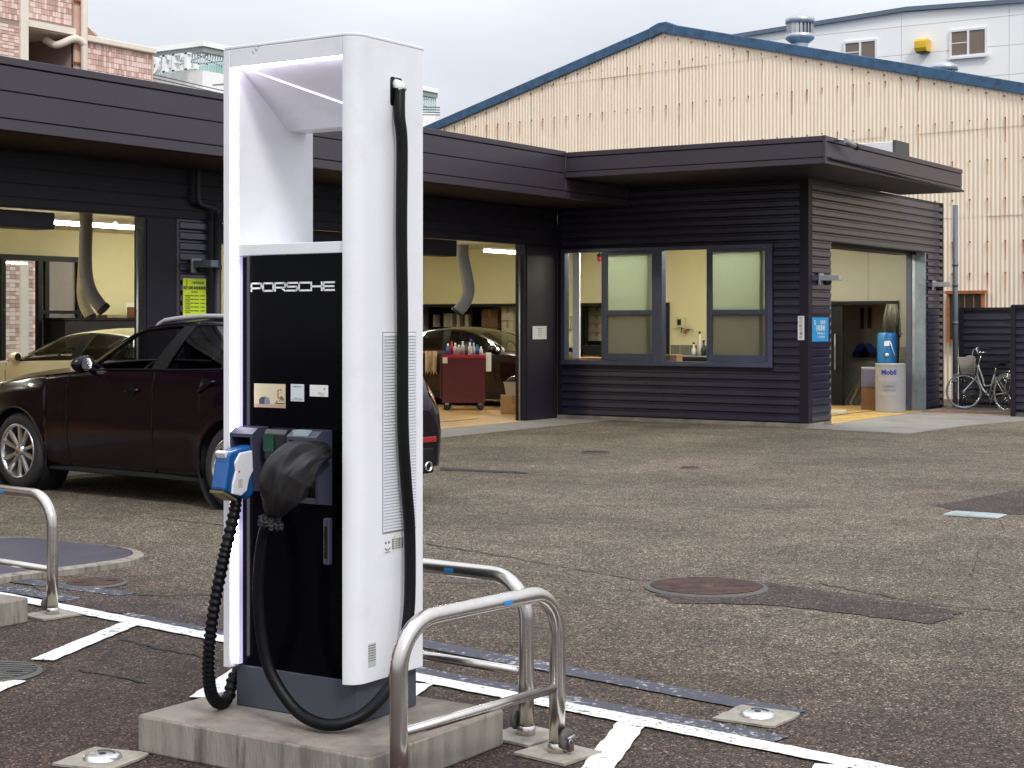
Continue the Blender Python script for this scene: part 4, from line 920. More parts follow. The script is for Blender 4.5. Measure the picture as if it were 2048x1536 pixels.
def make_car(name, label, loc, rz, keys, W_, wb, wr, paint, glass_u, mirror_u, rails=True, seams=(), handles=(), cladding=True, lamps=True):
    """car frame: +x runs backwards from the front axle, y across, z up; glass_u: cowl, roof front, B-pillar from-to, C-pillar, quarter end, roof end, rear glass end"""
    root = thing(name, label, 'car', loc, rz)
    ar = wr + .045
    def zlow(x, sill):
        z_ = sill
        for c in (0, wb):
            d = abs(x-c)
            if d < ar: z_ = max(z_, wr + math.sqrt(ar*ar-d*d) if True else 0)
        return z_
    def S(u, v, side=1, off=0.0):
        _, xb, xt, zs, zr, zt, w0, ws, wt, sill = interp(keys, u)
        zl = zlow(xb, sill); zs_ = max(zs, zl+.03)
        # sections: 0 side foot, 1 lower side, 2 upper side, 3 shoulder, 5 roof edge, 7 centre line
        def sec(v):
            if v <= 3:
                f_ = v/3; z_ = zl + (zs_-zl)*f_
                bulge = 1 - .10*max(0, (.38-(z_-.2)))**1.2*2 - .02*max(0,(z_-zs+.16))/.16
                crease = .012*math.exp(-((z_-(zs-.13))/.03)**2)
                if cladding:
                    for c in (0, wb):
                        d = math.hypot(xb-c, z_-wr)
                        if d < ar+.055: crease += .016*(1-max(0,(d-ar)/.055)**3)
                w_ = w0*bulge*(1-f_**6*.0) + (ws-w0*bulge)*f_**5
                return Vector((xb, side*(w_+crease), z_))
            if v <= 5:
                f_ = (v-3)/2; return Vector((xb+(xt-xb)*f_, side*(ws+(wt-ws)*f_ + .03*math.sin(f_*math.pi)*min(1,(zr-zs)/.3)), zs_+(max(zr,zs_+.005)-zs_)*f_))
            f_ = (v-5)/2; e_ = math.sin(f_*math.pi/2)
            zr_ = max(zr, zs_+.005)
            return Vector((xt + (0), side*wt*(1-f_), zr_+(max(zt,zr_+.004)-zr_)*e_))
        p = sec(v)
        if off:
            e = .01; a = S(u, min(7, v+e), side) - S(u, max(0, v-e), side); b = S(min(u+e, keys[-1][0]), v, side)-S(max(u-e, keys[0][0]), v, side)
            n_ = a.cross(b)*side
            if n_.length > 0: p = p + n_.normalized()*off
        return p
    u0, u1 = keys[0][0], keys[-1][0]
    U = []; u = u0
    arch_x = [c+s_*ar for c in (0,wb) for s_ in (-1,1)]
    def xb_of(u): return interp(keys, u)[1]
    def u_at(x):
        lo, hi = u0, u1
        for _ in range(40):
            m_ = (lo+hi)/2
            if xb_of(m_) < x: lo = m_
            else: hi = m_
        return lo
    st = set(round(k[0],4) for k in keys) | set(glass_u)
    k_ = u0
    while k_ < u1: st.add(round(k_,4)); k_ += .06
    for ax in arch_x:
        s_ = 1 if ax in (arch_x[0], arch_x[2]) else -1
        for dd in (0,.0008,.003,.008,.016,.03,.05): st.add(round(u_at(ax+s_*dd),5))
        st.add(round(u_at(ax-s_*.0005),5))
    U = sorted(st); U = [a for i, a in enumerate(U) if i == 0 or a-U[i-1] > 1e-4]
    V = [0,.25,.5,1,1.5,2,2.3,2.6,2.85,3,3.15,3.6,4.2,4.7,4.85,5,5.15,5.5,6,6.5,7]
    cw, rf, b0, b1, c0, q1, re, rg = glass_u
    def region(u, v):
        if v < 3: return 0
        if 3.15 < v < 4.85:
            if cw+.10 < u < b0: return 1
            if b1 < u < c0: return 2
            if c0+.07 < u < q1: return 3
        if v > 5.15:
            if cw < u < rf: return 4
            if re < u < rg: return 5
        return 0
    body = MB(); wins = {}
    for side in (1, -1):
        P = {}
        for i, u in enumerate(U):
            for j, v in enumerate(V): P[i,j] = S(u, v, side)
        for i in range(len(U)-1):
            for j in range(len(V)-1):
                r_ = region((U[i]+U[i+1])/2, (V[j]+V[j+1])/2)
                q = [P[i,j],P[i+1,j],P[i+1,j+1],P[i,j+1]]
                if side < 0: q = q[::-1]
                if r_ == 0: body.add(q, [(0,1,2,3)], 0, True)
                else:
                    key = (r_, 0 if r_ > 3 else side)
                    wins.setdefault(key, MB()).add(q, [(0,1,2,3)], 0, True)
    for uu in (u0, u1):                         # close nose and tail
        ring = [S(uu, v, 1) for v in V] + [S(uu, v, -1) for v in V[::-1]]
        body.poly(ring)
    bo = body.build('body', paint, root)
    sm = bo.modifiers.new('solid', 'SOLIDIFY'); sm.thickness = .02; sm.offset = -1
    for k, mb_ in wins.items():
        wb_ = mb_.build('window' if k[0] < 4 else ('windscreen' if k[0] == 4 else 'rear_window'), CARGL if k[0] in (1,4) else CARGL2, root)
    # black window surrounds and chrome-free door seams
    for side in (1, -1):
        m_ = MB()
        for us, ue in ((cw+.10, q1),):
            pts = [S(us+(ue-us)*i/30, 3.12, side, .002) for i in range(31)]; m_.tube(pts, .006, 6)
            pts = [S(us+(ue-us)*i/30, 4.88, side, .002) for i in range(31)]; m_.tube(pts, .006, 6)
        m_.build('window_trim', BLACK, root)
        for a_, b_ in ((b0,b1),(c0,c0+.07)):
            m_ = MB(); rows = [[S(a_+(b_-a_)*i/2, 3.15+1.7*j/8, side, .003) for j in range(9)] for i in range(3)]; m_.grid(rows); m_.build('pillar_trim', BLACK, root)
        for s_ in seams:
            m_ = MB(); m_.tube([S(s_+dx, v, side, .0005) for v, dx in [(0.02+k*.148, 0) for k in range(21)]], .0035, 5); m_.build('door_gap', BLACK, root)
        for (hx, hv) in handles:
            p = S(hx, hv, side, .022); q = S(hx+.17, hv+.03, side, .022); r0 = S(hx, hv, side, -.002); r1 = S(hx+.17, hv+.03, side, -.002)
            MB().tube(smooth_path([r0, p+(q-p)*.12, p+(q-p)*.5, q-(q-p)*.12, r1], 5), [.008]+[.011]*19+[.008], 8).build('door_handle', paint, root)
            MB().lathe([(0,0),(.035,.001),(.045,.003)], c=S(hx+.08, hv, side, .001), M=Matrix.Rotation(-side*math.pi/2,3,'X'), n=14).build('handle_cup', BLACK, root)
        # mirror
        p = S(mirror_u, 3.1, side); m_ = MB()
        c_ = p + Vector((-.02, side*.07, .055)); rows = []
        for i in range(11):
            a_ = math.pi*i/10; rows.append([c_ + Vector((-.075*math.cos(a_)*1.0 if a_ < 1.57 else -.045*math.cos(a_), side*.12*math.sin(a_)*math.cos(b_*math.pi/8), .075*math.sin(a_)*math.sin(b_*math.pi/8))) for b_ in range(17)])
        m_.grid(rows); mo = m_.build('mirror_shell', paint, root)
        MB().tube([p+Vector((0,-side*.03,.0)), c_+Vector((.01,-side*.04,-.03))], .022, 8).build('mirror_arm', BLACK, root)
        MB().lathe([(0,0),(.055,0)], c=c_+Vector((.047,0,0)), M=Matrix.Rotation(math.pi/2,3,'Y'), n=18).build('mirror_glass', CHROME, mo, fix=False)
        if rails:
            rr = [S(rf+.10+(re-.15-rf-.10)*i/24, 5.25, side, .0) for i in range(25)]
            pts = [p + Vector((0,0,.035*min(1, math.sin(math.pi*i/24)*4))) for i, p in enumerate(rr)]
            MB().tube(pts, [.008]+[.021]*23+[.008], 8).build('roof_rail', SILVER, root)
        # tail lamp wraps round the corner
        if lamps:
            rows = [[S(u1-.24+.17*i/8, 2.62+.38*j/4, side, .006) for j in range(5)] for i in range(9)]
            MB().grid(rows).build('tail_lamp', LENS_R, root, fix=False)
            rows = [[S(u0+.06+.30*i/8, 2.35+.5*j/4, side, .006) for j in range(5)] for i in range(9)]
            MB().grid(rows).build('headlight', mat('headlight_glass', (.5,.52,.55), .1, coat=.5), root, fix=False)
    # underside, wheel wells, bumper details
    zsl = keys[len(keys)//2][9]
    ub = MB(); ub.box(xb_of(u0)+.25, xb_of(u1)-.15, -W_+.42, W_-.42, zsl-.03, zsl+.30); ub.box(ar+.02, wb-ar-.02, -W_+.05, W_-.05, zsl-.03, zsl+.25)
    ub.box(ar+.02, wb-ar-.02, -W_+.14, W_-.14, zsl-.05, zsl+.12); ub.build('underbody', WELL, root)
    for c in (0, wb):
        for side in (1, -1):
            MB().lathe([(ar+.02,-.02),(ar+.02,.26),(0,.26)], c=(c, side*(W_-.03), wr), M=Matrix.Rotation(side*math.pi/2,3,'X'), n=28).build('wheel_well', WELL, root, fix=False)
            wheel(root, (c, side*(W_-.005), wr), side, wr)
    xe = xb_of(u1)
    for side in (1,-1):
        MB().box(xe-.03, xe+.012, side*(W_-.42)-.10, side*(W_-.42)+.10, .50, .545).build('reflector', LENS_R, root, bevel=.004)
        MB().lathe([(.036,0),(.04,.10),(.036,.10),(.03,0)], c=(xe-.08, side*(W_-.42), .30), M=Matrix.Rotation(math.pi/2,3,'Y'), n=18).build('exhaust_tip', CHROME, root)
    MB().box(xe-.12, xe+.004, -W_+.34, W_-.34, .24, .46).build('rear_diffuser', BLACK, root, bevel=.02)
    # seats and wheel
    for x_ in (1.35, 2.25):
        for y_ in (-.38, .38):
            s_ = MB(); s_.box(x_-.25, x_+.25, y_-.24, y_+.24, .55, .72); s_.prism([(x_+.17,.68),(x_+.30,.70),(x_+.44,1.14),(x_+.34,1.15)], y_-.23, y_+.23, 'y')
            s_.box(x_+.37, x_+.47, y_-.13, y_+.13, 1.18, 1.36); s_.build('seat', SEATM, root, bevel=.03)
    MB().box(.80, 1.12, -.68, .68, .80, .98).build('dashboard', SEATM, root, bevel=.04)
    MB().box(.6, 3.3, -.74, .74, .40, .56).build('cabin_floor', SEATM, root)
    MB().tube([Vector((1.22+.05*math.cos(a), -.38+.18*math.sin(a)*1.0, .98+.17*math.cos(a))) for a in [x_*2*math.pi/20 for x_ in range(20)]], .014, 6, closed=True).build('steering_wheel', SEATM, root)
    return root
wheel_cache = {}
def wheel(root, c, side, R_):
    key = round(R_,3)
    if key not in wheel_cache:
        w_ = .115; T = MB(); rr = R_*.70
        T.lathe([(rr,-w_+.01),(rr+.02,-w_),(R_-.03,-w_+.004),(R_-.004,-w_+.03),(R_,-.04),(R_,.04),(R_-.004,w_-.03),(R_-.03,w_-.004),(rr+.02,w_),(rr,w_-.01),(rr,-w_+.01)], n=56)
        rim = MB(); rim.lathe([(rr+.002,w_-.012),(rr+.002,w_+.001),(rr-.012,w_-.002),(rr-.02,w_-.03),(rr-.025,-w_)], n=48)
        sp_ = MB(); f_ = w_-.004
        for k in range(5):
            for s_ in (-1, 1):
                a = 2*math.pi*k/5; p0 = Vector((math.cos(a+s_*.25)*.035, math.sin(a+s_*.25)*.035, f_-.022)); p1 = Vector((math.cos(a+s_*.27)*(rr-.012), math.sin(a+s_*.27)*(rr-.012), f_-.006))
                d = (p1-p0).normalized(); n_ = Vector((-d.y,d.x,0)).normalized(); z_ = Vector((0,0,.022))
                w0_, w1_ = .017, .022
                sp_.add([p0-n_*w0_-z_, p0+n_*w0_-z_, p1+n_*w1_-z_, p1-n_*w1_-z_, p0-n_*w0_*.55, p0+n_*w0_*.55, p1+n_*w1_*.7, p1-n_*w1_*.7],
                        [(0,3,2,1),(4,5,6,7),(0,1,5,4),(1,2,6,5),(2,3,7,6),(3,0,4,7)])
        sp_.lathe([(0,f_-.004),(.03,f_-.004),(.052,f_-.016),(.06,f_-.05)], n=24)
        dk = MB(); dk.lathe([(0,.0),(rr*.80,.0),(rr*.80,-.02),(0,-.02)], n=32)
        bk = MB(); bk.lathe([(rr-.024,-w_+.02),(0,-w_+.02)], n=32)
        wheel_cache[key] = [(n_, m_.build(n_, mt, None).data) for n_, m_, mt in (('tyre',T,TYRE),('rim',rim,ALLOY),('spokes',sp_,ALLOY),('brake_disc',dk,mat('brake_steel',(.10,.09,.09),.45,.8)),('hub_back',bk,WELL))]
        cap = MB(); cap.lathe([(0,f_+.001),(.022,f_),(.024,f_-.006)], n=18); wheel_cache[key].append(('centre_cap', cap.build('centre_cap', mat('bronze_cap',(.30,.12,.06),.4,.5)).data))
        for o in [o for o in bpy.data.objects if o.parent is None and o.name.split('.')[0] in ('tyre','rim','spokes','brake_disc','hub_back','centre_cap')]: bpy.data.objects.remove(o)
    M = Matrix.Rotation(-side*math.pi/2, 3, 'X')
    parts = wheel_cache[key]; base = None
    for n_, me in parts:
        o = link('wheel' if n_ == 'tyre' else n_, me, root if base is None else base)
        if base is None: o.location = (c[0], c[1]-side*.115, c[2]); o.rotation_euler = M.to_euler(); base = o
#        u    xb    xt     zs    zr    zt    w0    ws    wt   sill
SUV = [(0.0,-.86, -.86,  .58,  .60,  .62,  .56,  .54,  .44, .26),
       (0.1,-.84, -.83,  .76,  .80,  .82,  .68,  .64,  .52, .25),
       (0.3,-.68, -.66,  .86,  .91,  .94,  .84,  .80,  .62, .24),
       (0.6,-.40, -.38,  .93,  .985, 1.02, .92,  .88,  .68, .24),
       (1.0,  0,   .02,  .99,  1.05, 1.08, .945, .90,  .70, .24),
       (1.5, .50,  .52,  1.04, 1.10, 1.13, .945, .91,  .70, .24),
       (1.75,.74,  .78,  1.06, 1.13, 1.16, .94,  .91,  .70, .24),
       (2.0, .94,  1.04, 1.065,1.285,1.315,.94,  .91,  .66, .24),
       (2.2, 1.10, 1.34, 1.07, 1.42, 1.46, .94,  .91,  .64, .24),
       (2.6, 1.50, 1.66, 1.075,1.475,1.525,.94,  .905, .63, .24),
       (2.9, 1.80, 1.98, 1.08, 1.495,1.55, .94,  .905, .63, .24),
       (3.0, 1.94, 2.07, 1.08, 1.498,1.555,.94,  .905, .63, .24),
       (3.6, 2.60, 2.58, 1.095,1.485,1.55, .945, .90,  .625,.24),
       (3.9, 2.90, 2.84, 1.11, 1.465,1.53, .945, .89,  .615,.24),
       (4.2, 3.16, 3.04, 1.11, 1.38, 1.44, .925, .85, .57, .25),
       (4.35,3.26, 3.15, 1.08, 1.30, 1.35, .905, .79,  .53, .26),
       (4.6, 3.40, 3.36, .99, 1.04, 1.07, .86, .69,  .52, .27),
       (4.7, 3.47, 3.45, .94, .96, .975, .81,  .64,  .50, .28),
       (4.8, 3.545,3.535, .86,  .88,  .89,  .73,  .58,  .48, .29),
       (4.85,3.575,3.57, .76,  .78,  .79,  .66,  .54,  .46, .30)]
PLUM = mat('dark_plum_car_paint', (.006,.0015,.006), .20, .15, coat=.4, spec=.2)
fx_ = Vector((-11.62, 9.79, 0)); rx_ = Vector((-8.83, 9.56, 0)); dv = (rx_-fx_).normalized(); ang = math.atan2(dv.y, dv.x)
cen_ = fx_ + Vector((-dv.y, dv.x, 0))*.93
suv = make_car('parked_car', 'very dark plum SUV with silver roof rails parked behind the charging post', (cen_.x, cen_.y, 0), ang, SUV, .94, 2.80, .345, PLUM,
   (1.75, 2.2, 2.87, 3.02, 3.62, 4.12, 4.35, 4.6), 2.08, True, seams=(1.72+.0, 2.93, 3.78), handles=((2.60,2.45),(3.42,2.45)))
def low(keys, s_, dz=0.0):
    return [tuple([k[0],k[1],k[2]+ (.10 if 2.0 <= k[0] <= 2.6 else 0)] + [z_*s_+dz for z_ in k[3:6]] + [w for w in k[6:9]] + [k[9]*.75]) for k in keys]
PEARL = mat('champagne_white_paint', (.66,.60,.46), .2, .1, coat=1.0); DRED = mat('black_red_paint', (.012,.003,.003), .2, .2, coat=.5)
cp = [(0.0,-.90,-.90, .50,.52,.54,.60,.56,.44,.2),(0.1,-.88,-.86,.64,.68,.70,.72,.66,.52,.19),(0.3,-.72,-.70,.74,.79,.82,.85,.80,.62,.18),(0.6,-.42,-.40,.82,.87,.90,.92,.88,.68,.18),
      (1.0,0,.02,.88,.93,.96,.94,.90,.70,.18),(1.5,.45,.48,.93,.98,1.01,.94,.91,.70,.18),(1.75,.66,.72,.95,1.01,1.04,.94,.91,.70,.18),(2.0,.90,1.02,.96,1.15,1.18,.94,.905,.66,.18),
      (2.2,1.12,1.34,.965,1.275,1.315,.94,.90,.63,.18),(2.6,1.50,1.66,.97,1.345,1.39,.94,.90,.62,.18),(2.9,1.80,1.93,.975,1.365,1.41,.94,.90,.61,.18),(3.0,1.90,2.02,.975,1.365,1.41,.94,.90,.61,.18),
      (3.6,2.50,2.50,.985,1.32,1.365,.945,.895,.60,.18),(3.9,2.80,2.76,.99,1.26,1.305,.945,.885,.59,.18),(4.2,3.12,3.04,1.0,1.16,1.205,.935,.86,.58,.19),(4.35,3.30,3.22,.995,1.09,1.13,.92,.84,.57,.19),
      (4.6,3.60,3.56,.95,.98,1.01,.88,.80,.58,.2),(4.7,3.70,3.69,.90,.92,.95,.83,.76,.58,.21),(4.8,3.78,3.77,.80,.82,.84,.74,.68,.55,.22),(4.85,3.81,3.80,.70,.72,.74,.66,.60,.5,.23)]
make_car('coupe_car', 'pale champagne car inside the left bay, seen over the dark bonnet', (-18.35, 15.6, 0), .04, cp, .94, 2.80, .335, PEARL,
   (1.75, 2.2, 2.87, 3.02, 3.62, 4.12, 4.35, 4.6), 1.98, False, seams=(1.72, 2.93, 3.78), handles=((2.60,2.45),), cladding=False)
make_car('coupe_car', 'glossy black red car nose out behind the red tool cabinet in the workshop', (-15.0, 24.7, 0), math.pi+.06, cp, .94, 2.80, .335, DRED,
   (1.75, 2.2, 2.87, 3.02, 3.62, 4.12, 4.35, 4.6), 1.98, False, seams=(2.93,), handles=(), cladding=False)
# ================================================================ THINGS IN AND AROUND THE WORKSHOP
def box_thing(name, label, cat, c, w, d, h, m, rz=0, group=None, bev=.006):
    t = thing(name, label, cat, c, rz, group); MB().box(-w/2,w/2,-d/2,d/2,0,h).build('carton' if 'box' in name else 'body', m, t, bevel=bev); return t
def carton(label, c, w, d, h, rz=0, m=CARDB, tape=True, group=None):
    t = box_thing('cardboard_box', label, 'cardboard box', c, w, d, h, m, rz, group)
    if tape:
        MB().box(-.025,.025,-d/2-.001,-d/2-.0003,h*.55,h).build('tape', mat('brown_tape', (.30,.17,.08), .3) if 'brown_tape' not in bpy.data.materials else bpy.data.materials['brown_tape'], t)
        MB().box(-w/2,w/2,-.002,.002,h+.0004,h+.0012).build('lid_gap', CRACK, t)
    return t
# --- red tool cabinet on castors with bottles on it
tp = G(928,820); tz = .13
tcab = thing('tool_cabinet', 'dark red tool cabinet on castors crowded with spray bottles', 'tool cabinet', (tp.x, tp.y, 0), YAW)
MB().box(-.36,.36,-.24,.24,.13,.92).build('cabinet_body', CHERRY, tcab, bevel=.008)
MB().box(-.37,.37,-.25,.25,.885,.935).build('top_tray', mat('bright_red_rim', (.33,.006,.02), .35), tcab, bevel=.006)
MB().box(-.40,-.372,-.22,.22,.2,.9).build('side_handle', CHERRY, tcab)
MB().box(-.35,-.27,-.2525,-.2505,.80,.90).build('paper_tag', PAPER, tcab)
MB().box(.373,.46,-.2,.1,.66,.97).build('tissue_holder', WHITE, tcab, bevel=.004)
for x in (-.28,.28):
    for y in (-.18,.18):
        w_ = MB().lathe([(0,-.018),(.055,-.018),(.058,0),(.055,.018),(0,.018)], c=(x,y,.06), M=Matrix.Rotation(math.pi/2,3,'X'), n=18).build('castor', TYRE, tcab)
        MB().lathe([(0,-.0195),(.03,-.0195)], c=(x,y,.06), M=Matrix.Rotation(math.pi/2,3,'X'), n=14).build('castor_hub', GRY, w_, fix=False)
        MB().box(x-.03,x+.03,y-.03,y+.03,.10,.135).build('castor_plate', STEEL, w_)
cols = [(.05,.10,.45),(.55,.03,.04),(.6,.6,.62),(.35,.32,.30),(.62,.62,.64),(.10,.10,.12),(.6,.6,.6),(.5,.5,.55),(.03,.2,.5),(.65,.64,.6)]
names_ = ['blue spray bottle','red capped bottle','white bottle with grey cap','grey squat bottle','white tall bottle','dark bottle','white bottle by the middle','silver spray can','bright blue can','white pot']
cs, sn = math.cos(YAW), math.sin(YAW)
rnd = random.Random(11)
for i, (cl, nm) in enumerate(zip(cols, names_)):
    lx = -.27+i*.062; ly = rnd.uniform(-.12,.08); hh = [.19,.22,.20,.17,.23,.19,.21,.20,.17,.14][i]
    t = thing('bottle', nm + ' standing on the red tool cabinet', 'bottle', (tp.x+lx*cs-ly*sn, tp.y+lx*sn+ly*cs, .935))
    r = rnd.uniform(.027,.036); m_ = mat('bottle_plastic', cl, .35)
    MB().lathe([(0,0),(r,0),(r,hh*.65),(r*.45,hh*.78),(r*.4,hh*.82)], n=14).build('bottle_body', m_, t)
    MB().lathe([(r*.48,hh*.80),(r*.48,hh),(0,hh+.002)], n=12).build('cap', m_ if i % 3 else WHITE, t)
def W2(lx, ly, z): return (tp.x+lx*cs-ly*sn, tp.y+lx*sn+ly*cs, z)
t = thing('spray_bottle', 'tall blue trigger bottle sticking up from the red tool cabinet', 'bottle', W2(.10,.12,.935))
MB().lathe([(0,0),(.03,0),(.03,.16),(.012,.20),(.012,.24)], n=14).build('bottle_body', mat('cobalt_plastic',(.03,.06,.45),.3), t); MB().box(-.012,.035,-.01,.01,.23,.27).build('trigger', bpy.data.materials['cobalt_plastic'], t)
# --- basket on a carton by the door track
cb = G(1026,828)
carton('taped brown carton on the floor beside the door track, basket on top', (cb.x, cb.y, .008), .40, .32, .30, YAW)
t = thing('plastic_basket', 'pinkish white plastic basket with a clear bag on the brown carton', 'basket', (cb.x+.02, cb.y+.02, .310), YAW)
m = MB(); q = [(-.14,-.10),(.14,-.10),(.14,.10),(-.14,.10)]
for i in range(4):
    a, b = q[i], q[(i+1) % 4]; k = 1.25; m.poly([(a[0],a[1],0),(b[0],b[1],0),(b[0]*k,b[1]*k,.20),(a[0]*k,a[1]*k,.20)])
m.poly([(*p,0) for p in q]); bo_ = m.build('basket_body', mat('pinkish_plastic', (.50,.42,.38), .5), t); s_ = bo_.modifiers.new('s','SOLIDIFY'); s_.thickness=.006
for zz in (.05,.09,.13): MB().tube([(x*(1+.25*zz/.2)*1.01,y*(1+.25*zz/.2)*1.01,zz) for x,y in q], .004, 5, closed=True).build('rib', bpy.data.materials['pinkish_plastic'], t)
MB().tube([(x*1.26,y*1.26,.20) for x,y in q], .008, 6, closed=True).build('rim', bpy.data.materials['pinkish_plastic'], t)
rows = []; rnd = random.Random(2)
for i in range(9): rows.append([(.15*math.sin(math.pi*i/8)*math.cos(6.28*j/14)*(1+rnd.uniform(-.2,.2)), .11*math.sin(math.pi*i/8)*math.sin(6.28*j/14)*(1+rnd.uniform(-.2,.2)), .18-.13*math.cos(math.pi*i/8)) for j in range(15)])
MB().grid(rows, smooth=False).build('clear_bag', glass('clear_plastic_film', (.85,.85,.85), rough=.25), t)
# --- rag hanging on a low red rail
rs_ = onD(848, 643, 27.6)
t = thing('red_rail_stand', 'low red rail stand with a beige rag over it, just right of the charging post', 'stand', (rs_.x, rs_.y, 0), YAW)
for x in (-.35,.35): MB().tube([(x,0,0),(x,0,.98)], .018, 8).build('post', BLACK, t)
MB().box(-.40,.22,-.03,.03,.96,1.0).build('top_rail', mat('red_rail_paint', (.45,.02,.02), .4), t)
t2 = thing('rag', 'beige rag hanging over the red rail', 'rag', (rs_.x, rs_.y, .99), YAW)
rows = [[(.02+.20*j/10, -.035-.012*math.sin(j*1.9)-.05*i/10*math.sin(j*.9), .01-.42*i/10*(1-.25*math.sin(j*1.3)**2)) for j in range(11)] for i in range(11)]
o = MB().grid(rows).build('cloth', mat('beige_rag', (.50,.38,.24), .85, bump=.2, bscale=200), t2); o.modifiers.new('s','SOLIDIFY').thickness = .004
# --- exhaust extraction hoses
HOSE = mat('grey_exhaust_hose', (.25,.26,.28), .6, var=.1); HOSE2 = mat('cream_exhaust_hose', (.55,.52,.38), .6, var=.08)
def hose(name, label, pts, r, m_, D):
    P3 = [onD(*p, D) for p in pts]; base = P3[0]
    t = thing(name, label, 'exhaust hose', base)
    sp_ = smooth_path([p-base for p in P3], 14); R2 = [r*(1+.018*(1 if i % 2 else -1)) for i in range(len(sp_))]
    MB().tube(sp_, R2, 22, cap=False).build('hose_pipe', m_, t)
    e = sp_[-1]; d = (sp_[-1]-sp_[-2]).normalized(); MB().tube([e-d*.03, e+d*.015], r*1.09, 22, cap=False).build('rubber_lip', TYRE, t)
    MB().tube([e-d*.04, e-d*.05], r*.95, 20).build('dark_inside', WELL, t)
hose('exhaust_hose', 'fat grey exhaust hose hanging in the left bay, nozzle curving right', [(172,415),(172,460),(171,500),(172,545),(180,580),(196,606),(208,619)], .077, HOSE, 19.2)
hose('exhaust_hose', 'cream exhaust hose behind the grey one, nozzle pointing down', [(172,425),(171,480),(167,540),(165,585),(170,612),(182,636)], .070, HOSE2, 20.2)
hose('exhaust_hose', 'grey exhaust hose hanging above the red tool cabinet', [(925,490),(926,515),(933,550),(937,580),(930,605),(914,625)], .092, HOSE, 24.6)
# --- shelf with files, cartons in the store behind the right bay
SHX0, SHX1 = onY(862,650,28.3).x, onY(950,650,28.3).x
t = thing('book_shelf', 'black open shelf with rows of files at the back of the right bay', 'shelf', (SHX0, 28.2, 0)); w_ = SHX1-SHX0
m = MB(); m.box(0,w_,.38,.40,0,1.85); m.box(0,.03,0,.38,0,1.85); m.box(w_-.03,w_,0,.38,0,1.85); m.build('shelf_frame', BLACK, t)
for zz in (.4,.75,1.05,1.36,1.72): MB().box(.03,w_-.03,0,.38,zz,zz+.025).build('shelf_board', BLACK, t)
rnd = random.Random(4); x = .10
nf = -1
bc = [(.45,.42,.35),(.60,.45,.12),(.55,.50,.40),(.50,.40,.30),(.42,.30,.20),(.55,.52,.45),(.35,.10,.06),(.30,.30,.28)]
while x < w_-.15:
    if rnd.random() < .12: x += .12; continue
    wd = rnd.uniform(.03,.06); hh = rnd.uniform(.24,.29); nf += 1
    t = thing('file_binder', '%s file, number %s from the left on the black shelf' % (('thick' if wd > .045 else 'slim'), ('one','two','three','four','five','six','seven','eight','nine','ten','eleven','twelve','thirteen','fourteen','fifteen')[nf]), 'file', (SHX0+x, 28.24, 1.386), 0, 'files on the black shelf')
    MB().box(0,wd-.004,0,.22,0,hh).build('cover', mat('file_cover', rnd.choice(bc), .7), t); x += wd
def pile(px0, px1, y0_, y1_, rows_, cols_, Y, m_, lab, rzj=.05):
    a = onY(px0, y0_, Y); b = onY(px1, y1_, Y); W_ = (b.x-a.x)/cols_; H_ = (a.z-b.z)/rows_
    for r in range(rows_):
        for c in range(cols_):
            carton(lab(r, c), (a.x+W_*(c+.5), Y+.25, b.z+H_*r+.001*r), W_*.95, .42, H_*.97, 0, m_)
    st = thing('low_table', 'dark low stand under the ' + ('brown cartons beside the file shelf' if px0 < 980 else 'pale cartons beside the door track' if px0 < 1100 else 'pale cartons seen in the first window'), 'stand', ((a.x+b.x)/2, Y+.25, 0))
    MB().box((a.x-b.x)/2, (b.x-a.x)/2, -.22, .22, 0, b.z-.002).build('stand_body', BLACK, st)
BRB = mat('brown_carton', (.20,.10,.045), .8, var=.1); PLB = mat('pale_carton', (.45,.40,.29), .8, var=.12, dirt=(.25,.2,.14), dscale=8, damt=.6)
pile(960,994,618,692,2,1,28.0,BRB,lambda r,c:'brown carton, %s of the stack right of the shelf' % ('bottom' if r == 0 else 'top'))
pos_ = [['bottom left','bottom right'],['middle left','middle right'],['top left','top right']]
pile(1000,1052,612,702,3,2,27.75,PLB,lambda r,c:'pale carton, %s of the stack beside the door track' % pos_[r][c])
pos2 = ['bottom','second','third','top']
pile(1174,1209,614,682,4,1,28.0,PLB,lambda r,c:'pale carton, %s of the stack seen in the first window' % pos2[r])
# --- inside the wing, seen through the windows
t = thing('work_bench', 'pale wooden bench top just inside the first window', 'bench', (-12.75, YC+.45, 0))
MB().box(-.35,.40,-.28,.25,.90,.94).build('bench_top', mat('orange_wood', (.52,.29,.15), .5, var=.1), t)
for x in (-.3,.34): MB().box(x-.03,x+.03,-.2,.2,0,.90).build('bench_leg', BLACK, t)
for px, lab, w_, z_ in ((1152,'left',.5,.95),(1195,'right',.42,1.0)):
    p = onY(px, 700, 26.9); t = thing('black_cabinet', 'black cabinet at the far wall in the first window, %s one' % lab, 'cabinet', (p.x, 26.9, 0))
    MB().box(-w_/2,w_/2,-.2,.2,0,z_+.05).build('cabinet_body', BLACK, t, bevel=.01)
    for zz in (.6,.72,.84): MB().box(-w_*.4,w_*.3,-.206,-.2005,zz,zz+.012).build('drawer_gap', GRY, t)
def wallthing(name, label, cat, px, py, w_, h_, dpt, m_, Y=YW):
    p = onY(px, py, Y); t = thing(name, label, cat, (p.x, Y, p.z)); MB().box(-w_/2,w_/2,-dpt,-.001,-h_/2,h_/2).build('case', m_, t, bevel=.01); return t
CRP = mat('cream_plastic', (.55,.50,.33), .4)
t = wallthing('wall_dispenser', 'cream dispenser on the back wall in the third window', 'dispenser', 1364, 645, .16, .20, .10, CRP)
MB().box(-.05,.03,-.104,-.1005,-.05,.06).build('dark_window', BLACK, t)
